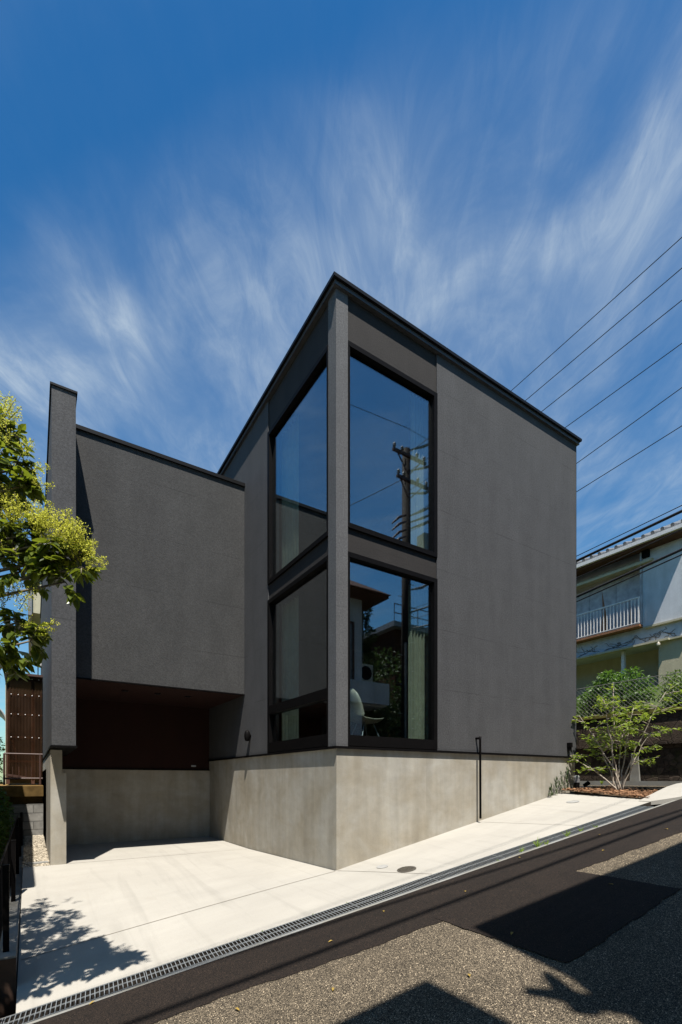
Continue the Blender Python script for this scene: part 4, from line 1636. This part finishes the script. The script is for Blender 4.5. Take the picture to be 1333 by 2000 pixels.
wd = MB()
wd.tube([(-4.35, -1.15, -2.0), (-4.33, -1.18, -0.9), (-4.40, -1.22, 0.2), (-4.36, -1.2, 1.3), (-4.40, -1.1, 2.6)], [.10, .085, .075, .06, .03], 10)
clusters = [  # X, Y, z, radius, leaves, panicles
    (-2.13, 3.0, 2.16, .12, 45, 3), (-2.04, 3.0, 1.94, .15, 65, 2), (-2.14, 3.05, 1.82, .14, 55, 1), (-1.98, 2.95, 1.80, .09, 26, 0),
    (-2.05, 3.0, 1.48, .13, 40, 5), (-1.85, 2.98, 1.45, .14, 50, 6), (-1.68, 2.96, 1.38, .12, 38, 6), (-1.60, 2.96, 1.31, .08, 20, 4), (-1.78, 2.98, 1.30, .12, 40, 2),
    (-1.95, 2.97, 1.52, .12, 20, 6), (-1.76, 2.94, 1.46, .11, 16, 6), (-2.12, 2.98, 1.58, .12, 22, 5),
    (-1.70, 2.96, 1.22, .09, 22, 0), (-2.0, 3.0, 1.30, .14, 50, 2),
    (-2.03, 3.0, 0.98, .14, 55, 2), (-2.1, 3.02, .80, .14, 60, 0), (-1.93, 2.98, .86, .10, 30, 1),
    (-2.4, 3.05, 2.3, .25, 120, 4), (-2.4, 3.05, 1.8, .28, 150, 2), (-2.4, 3.05, 1.35, .28, 150, 3), (-2.4, 3.1, .9, .28, 140, 1),
    (-2.75, 3.2, 2.6, .30, 150, 3), (-2.75, 3.2, 2.0, .32, 170, 2), (-2.8, 3.2, 1.4, .32, 170, 2), (-2.75, 3.2, .8, .30, 150, 1), (-2.55, 2.7, 1.1, .25, 120, 1),
    (-2.3, 2.75, 1.9, .18, 80, 2), (-2.3, 2.7, 1.0, .18, 80, 1), (-2.5, 2.6, .6, .24, 110, 0), (-2.35, 2.95, .55, .2, 90, 0),
    (-3.3, 3.3, 2.2, .4, 220, 2), (-3.4, 3.3, 1.3, .4, 220, 1), (-3.0, 2.7, 1.7, .35, 180, 1), (-3.0, 3.7, 2.5, .4, 200, 2), (-3.1, 2.4, 1.0, .35, 170, 0)]
lv = MB()
fl = MB()


def panicle(p, d, L):
    """airy cone of tiny pale flowers"""
    d = Vector(d).normalized()
    s = d.cross(Vector((.3, .2, .9)))
    s.normalize()
    t = d.cross(s)
    wd.tube([p, p + d * L], [.0025, .001], 4)
    nb = int(L / .016)
    for i in range(nb):
        h_ = i / nb
        ln = L * .42 * (1 - h_) ** .8 + .008
        for k in range(3):
            a = R.uniform(0, 6.28)
            e = (s * math.cos(a) + t * math.sin(a)) * .9 + d * R.uniform(.3, .9)
            e.normalize()
            q0 = p + d * L * h_
            for m_ in range(max(3, int(ln / .0062))):
                c = q0 + e * ln * R.uniform(.25, 1.05) + Vector((R.gauss(0, .005), R.gauss(0, .005), R.gauss(0, .005)))
                r = R.uniform(.0028, .0056)
                n1 = Vector((R.gauss(0, 1), R.gauss(0, 1), R.gauss(0, 1))).normalized()
                n2 = n1.cross(Vector((R.gauss(0, 1), R.gauss(0, 1), R.gauss(0, 1)))).normalized()
                fl.quad(c + n1 * r, c + n2 * r, c - n1 * r, c - n2 * r)


for (X, Y, z, r, nl, npn) in clusters:
    c = loc(X, Y, z)
    # limb from the trunk
    src = Vector((-4.38, -1.2, min(2.3, max(-.2, z - .55))))
    mid = src.lerp(c, .55) + Vector((0, 0, .10))
    wd.tube([src, mid, c], [.022, .013, .005], 7)
    for _ in range(max(3, nl // (7 if X > -2.2 else 13))):
        a = Vector((R.gauss(0, 1), R.gauss(0, 1), R.gauss(.1, .8))).normalized()
        tip = c + a * r * R.uniform(.7, 1.25)
        wd.tube([c, tip], [.004, .002], 5)
        for i in range(14):
            q = c.lerp(tip, .25 + .75 * (i // 2) / 6.5)
            sd = a.cross(Vector((R.gauss(0, .3), R.gauss(0, .3), 1)))
            if sd.length < .05:
                sd = Vector((1, 0, 0))
            sd.normalize()
            d = sd * (1 if i % 2 else -1) + a * .55 + Vector((R.gauss(0, .2), R.gauss(0, .2), R.uniform(-.75, -.1)))
            s_ = R.uniform(.7, 1.15)
            lv.leaf(q, d, .098 * s_, .042 * s_, None, .18)
    for _ in range(npn * 2):
        a = Vector((R.gauss(0, .6), R.gauss(0, .6), R.uniform(.35, 1.1))).normalized()
        p = c + a * r * R.uniform(.5, .95) + Vector((0, 0, .02))
        panicle(p, a + rt_ * .25, R.uniform(.09, .15))
for (X, z, dx, dz) in ((-1.57, 1.34, 1, .05), (-1.62, 1.38, .8, .35), (-1.66, 1.43, .6, .7), (-1.73, 1.50, .4, .9), (-1.58, 1.33, 1, -.1), (-1.9, 1.55, .3, .9),
                       (-1.92, 1.90, 1, .35), (-1.95, 1.99, .8, .8), (-1.90, 1.80, 1, .1), (-2.13, 2.26, .2, 1), (-2.08, 2.20, .6, .8), (-1.98, 1.04, .7, .7), (-1.95, 1.12, .6, .5), (-2.05, 1.10, .2, 1)):
    panicle(loc(X, 2.95, z), rt_ * dx + Vector((0, 0, dz)) + fw_ * R.uniform(-.3, .3), R.uniform(.12, .17))
wd.build('trunk', M['trunk'], PT, None, True)
lv.build('crown', M['privet'], PT)
fl.build('blossom', M['flower'], PT)

# ---------------------------------------------------------------- across the street (mirrored in the glass, shading the asphalt)
mb = MB()
mb.grid([[(x, y, zr(x) + 0.06) for y in (-60, -20, -5.7)] for x in (-40, -12, -5, -2, 0, 2, 4, 5, 6.2, 8.3, 60)])
struct(mb.build('opposite_yard', M['channel']))
OH = thing('opposite_house', 'off white house across the street with dark roof, mirrored in the lower window', 'house', (2, -8, -1))
mb = MB()
mb.box(-0.9, 4.85, -13.0, -6.15, -2, 5.35)
mb.build('wall', M['whitewall'], OH)
mb = MB()
mb.hexa([(-3.0, -13.5, 5.35), (5.42, -13.5, 5.35), (5.42, -5.47, 5.35), (-1.41, -5.47, 5.35),
         (1.2, -10.6, 7.2), (2.8, -10.6, 7.2), (2.8, -8.4, 7.2), (1.2, -8.4, 7.2)])
mb.hexa([(-3.02, -13.5, 5.30), (5.44, -13.5, 5.30), (5.44, -5.62, 5.30), (-1.43, -5.38, 5.30), (-3.02, -13.5, 5.351), (5.44, -13.5, 5.351), (5.44, -5.62, 5.351), (-1.43, -5.38, 5.351)])
mb.build('roof', M['brownwood'], OH)
for (x0, x1, z0, z1) in ((4.15, 4.55, 2.6, 4.6), (1.2, 2.9, 3.2, 4.6), (0.2, 1.0, .4, 1.9)):
    mb = MB()
    f = .06
    mb.box(x0, x1, -6.15, -6.10, z1 - f, z1)
    mb.box(x0, x1, -6.15, -6.10, z0, z0 + f)
    mb.box(x0, x0 + f, -6.15, -6.10, z0 + f, z1 - f)
    mb.box(x1 - f, x1, -6.15, -6.10, z0 + f, z1 - f)
    o = mb.build('window', M['brownwood'], OH)
    mb = MB()
    mb.box(x0 + f, x1 - f, -6.149, -6.125, z0 + f, z1 - f)
    mb.build('pane', M['insulator'], o)
mb = MB()
mb.box(4.0, 5.72, -6.149, -5.95, 2.25, 2.88)
mb.box(4.0, 5.72, -7.0, -6.15, 2.2, 2.28)
mb.build('balcony', M['whitewall'], OH)
AC = thing('air_conditioner', 'white air conditioning unit on the balcony, mirrored in the lower window', 'air conditioner', (4.9, -6.3, 2.9))
mb = MB()
mb.box(4.50, 5.30, -6.5, -6.22, 2.92, 3.46)
mb.build('casing', M['white'], AC)
mb = MB()
mb.lathe((5.05, -6.22, 3.19), [(.21, 0), (.21, .012), (.19, .014), (.03, .006)], 24, (0, 1, 0))
mb.build('fan_grille', M['black'], AC)
# conifer and dark garden trees
CT = thing('conifer', 'dark conifer rising beside the mirrored roof', 'tree', (5.6, -7.2, -.1))
mb = MB()
mb.tube([(5.75, -7.4, -.3), (5.75, -7.4, 6.0)], [.12, .02], 8)
mb.build('trunk', M['trunk'], CT)
mb = MB()
for i in range(5200):
    t = R.random() ** .7
    z = 6.35 - 5.6 * t
    r = (.08 + 1.15 * t) * (0.75 + .35 * math.sin(z * 7)) * math.sqrt(R.random())
    a = R.uniform(0, 6.28)
    mb.leaf((5.75 + r * math.cos(a), -7.4 + r * math.sin(a), z), (math.cos(a), math.sin(a), R.uniform(-.3, .5)), .16, .05)
mb.build('crown', M['conifer'], CT)
leafy('garden_tree', 'broad dark tree behind the mirrored pole', 'tree', (7.5, -8.5, -.1),
      [((7.4, -8.4, 3.2), (1.2, 1.0, 1.6)), ((6.6, -8.2, 2.0), (1.0, 1.0, 1.4)), ((8.3, -8.4, 2.0), (1.1, 1.0, 1.5)), ((7.0, -7.7, .9), (1.2, .8, .9))], 1300, .16, .08, M['conifer'],
      [([(7.5, -8.5, -.3), (7.4, -8.4, 3.0)], [.14, .06])])
BH = thing('far_opposite_house', 'brown house with a roof terrace rail, mirrored right of the pole', 'house', (11, -12, 0))
mb = MB()
mb.box(8.6, 15, -16, -9.2, -.5, 5.9)
mb.build('wall', M['room'], BH)
mb = MB()
mb.box(8.3, 15.3, -16.3, -8.9, 5.901, 6.1)
mb.build('roof', M['tile'], BH)
mb = MB()
for z in (6.45, 6.8):
    mb.tube([(8.4, -9.0, z), (15, -9.0, z)], .02, 6)
for i in range(12):
    mb.tube([(8.4 + .6 * i, -9.0, 6.1), (8.4 + .6 * i, -9.0, 6.8)], .016, 6)
mb.build('railing', M['brownsteel'], BH)
# second house behind the viewpoint: only its eave corner throws a shadow into the picture
SHD = thing('corner_house', 'house behind the viewpoint whose eave shades the bottom of the street', 'house', (-6, -9, -2))
mb = MB()
mb.box(-9.0, -2.9, -14, -6.5, -3, 5.3)
mb.build('wall', M['cream'], SHD)
mb = MB()
mb.hexa([(-9.5, -14.5, 5.30), (-2.25, -14.5, 5.30), (-2.25, -5.77, 5.30), (-9.5, -5.77, 5.30), (-9.5, -14.5, 5.40), (-2.25, -14.5, 5.40), (-2.25, -5.77, 5.40), (-9.5, -5.77, 5.40)])
mb.build('roof', M['tile'], SHD)
# bare limbs between the two houses
BT = thing('bare_tree', 'pruned tree between the opposite houses whose limbs shade the street', 'tree', (-1.55, -6.9, -1.3))
mb = MB()
mb.tube([(-1.75, -6.95, -1.5), (-1.72, -6.85, 2.0), (-1.70, -6.75, 4.2), (-1.66, -6.62, 5.2)], [.10, .08, .06, .04], 8)
mb.tube([(-1.68, -6.65, 5.1), (-1.74, -6.55, 5.2), (-1.80, -6.47, 5.3), (-1.93, -6.27, 5.35)], [.07, .075, .07, .045], 8)
mb.tube([(-1.80, -6.47, 5.3), (-1.72, -6.32, 5.32), (-1.66, -6.22, 5.36)], [.07, .055, .03], 8)
mb.tube([(-1.80, -6.47, 5.3), (-1.86, -6.6, 5.32), (-1.84, -6.68, 5.35)], [.06, .08, .05], 8)
mb.tube([(-1.66, -6.62, 5.2), (-1.60, -6.45, 5.3), (-1.52, -6.3, 5.4)], [.075, .065, .05], 8)
mb.build('trunk', M['trunk'], BT)

# a few dry leaves blown onto the street and apron
for i, (xx, yy) in enumerate(((-2.95, -1.24), (-0.55, -1.72), (0.25, -2.0), (1.4, -1.75), (-1.6, -2.5), (-0.9, -3.1), (0.9, -3.9), (2.0, -2.4), (-2.2, -2.2), (-0.2, -2.9), (1.1, -3.0), (-1.2, -1.85), (2.6, -2.05), (3.1, -2.6))):
    m_ = MB()
    c = Vector((xx, yy, zr(xx) + 0.014))
    a = R.uniform(0, 6.28)
    m_.leaf(c, (math.cos(a), math.sin(a), 0.1 + 0.18 * math.cos(a)), R.uniform(.03, .055), .02, (0, 0, 1))
    tag(m_.build('fallen_leaf', M['dryleaf'], None, c), 'dry yellowish leaf lying on the street asphalt', 'leaf', 'dry leaves on the street')
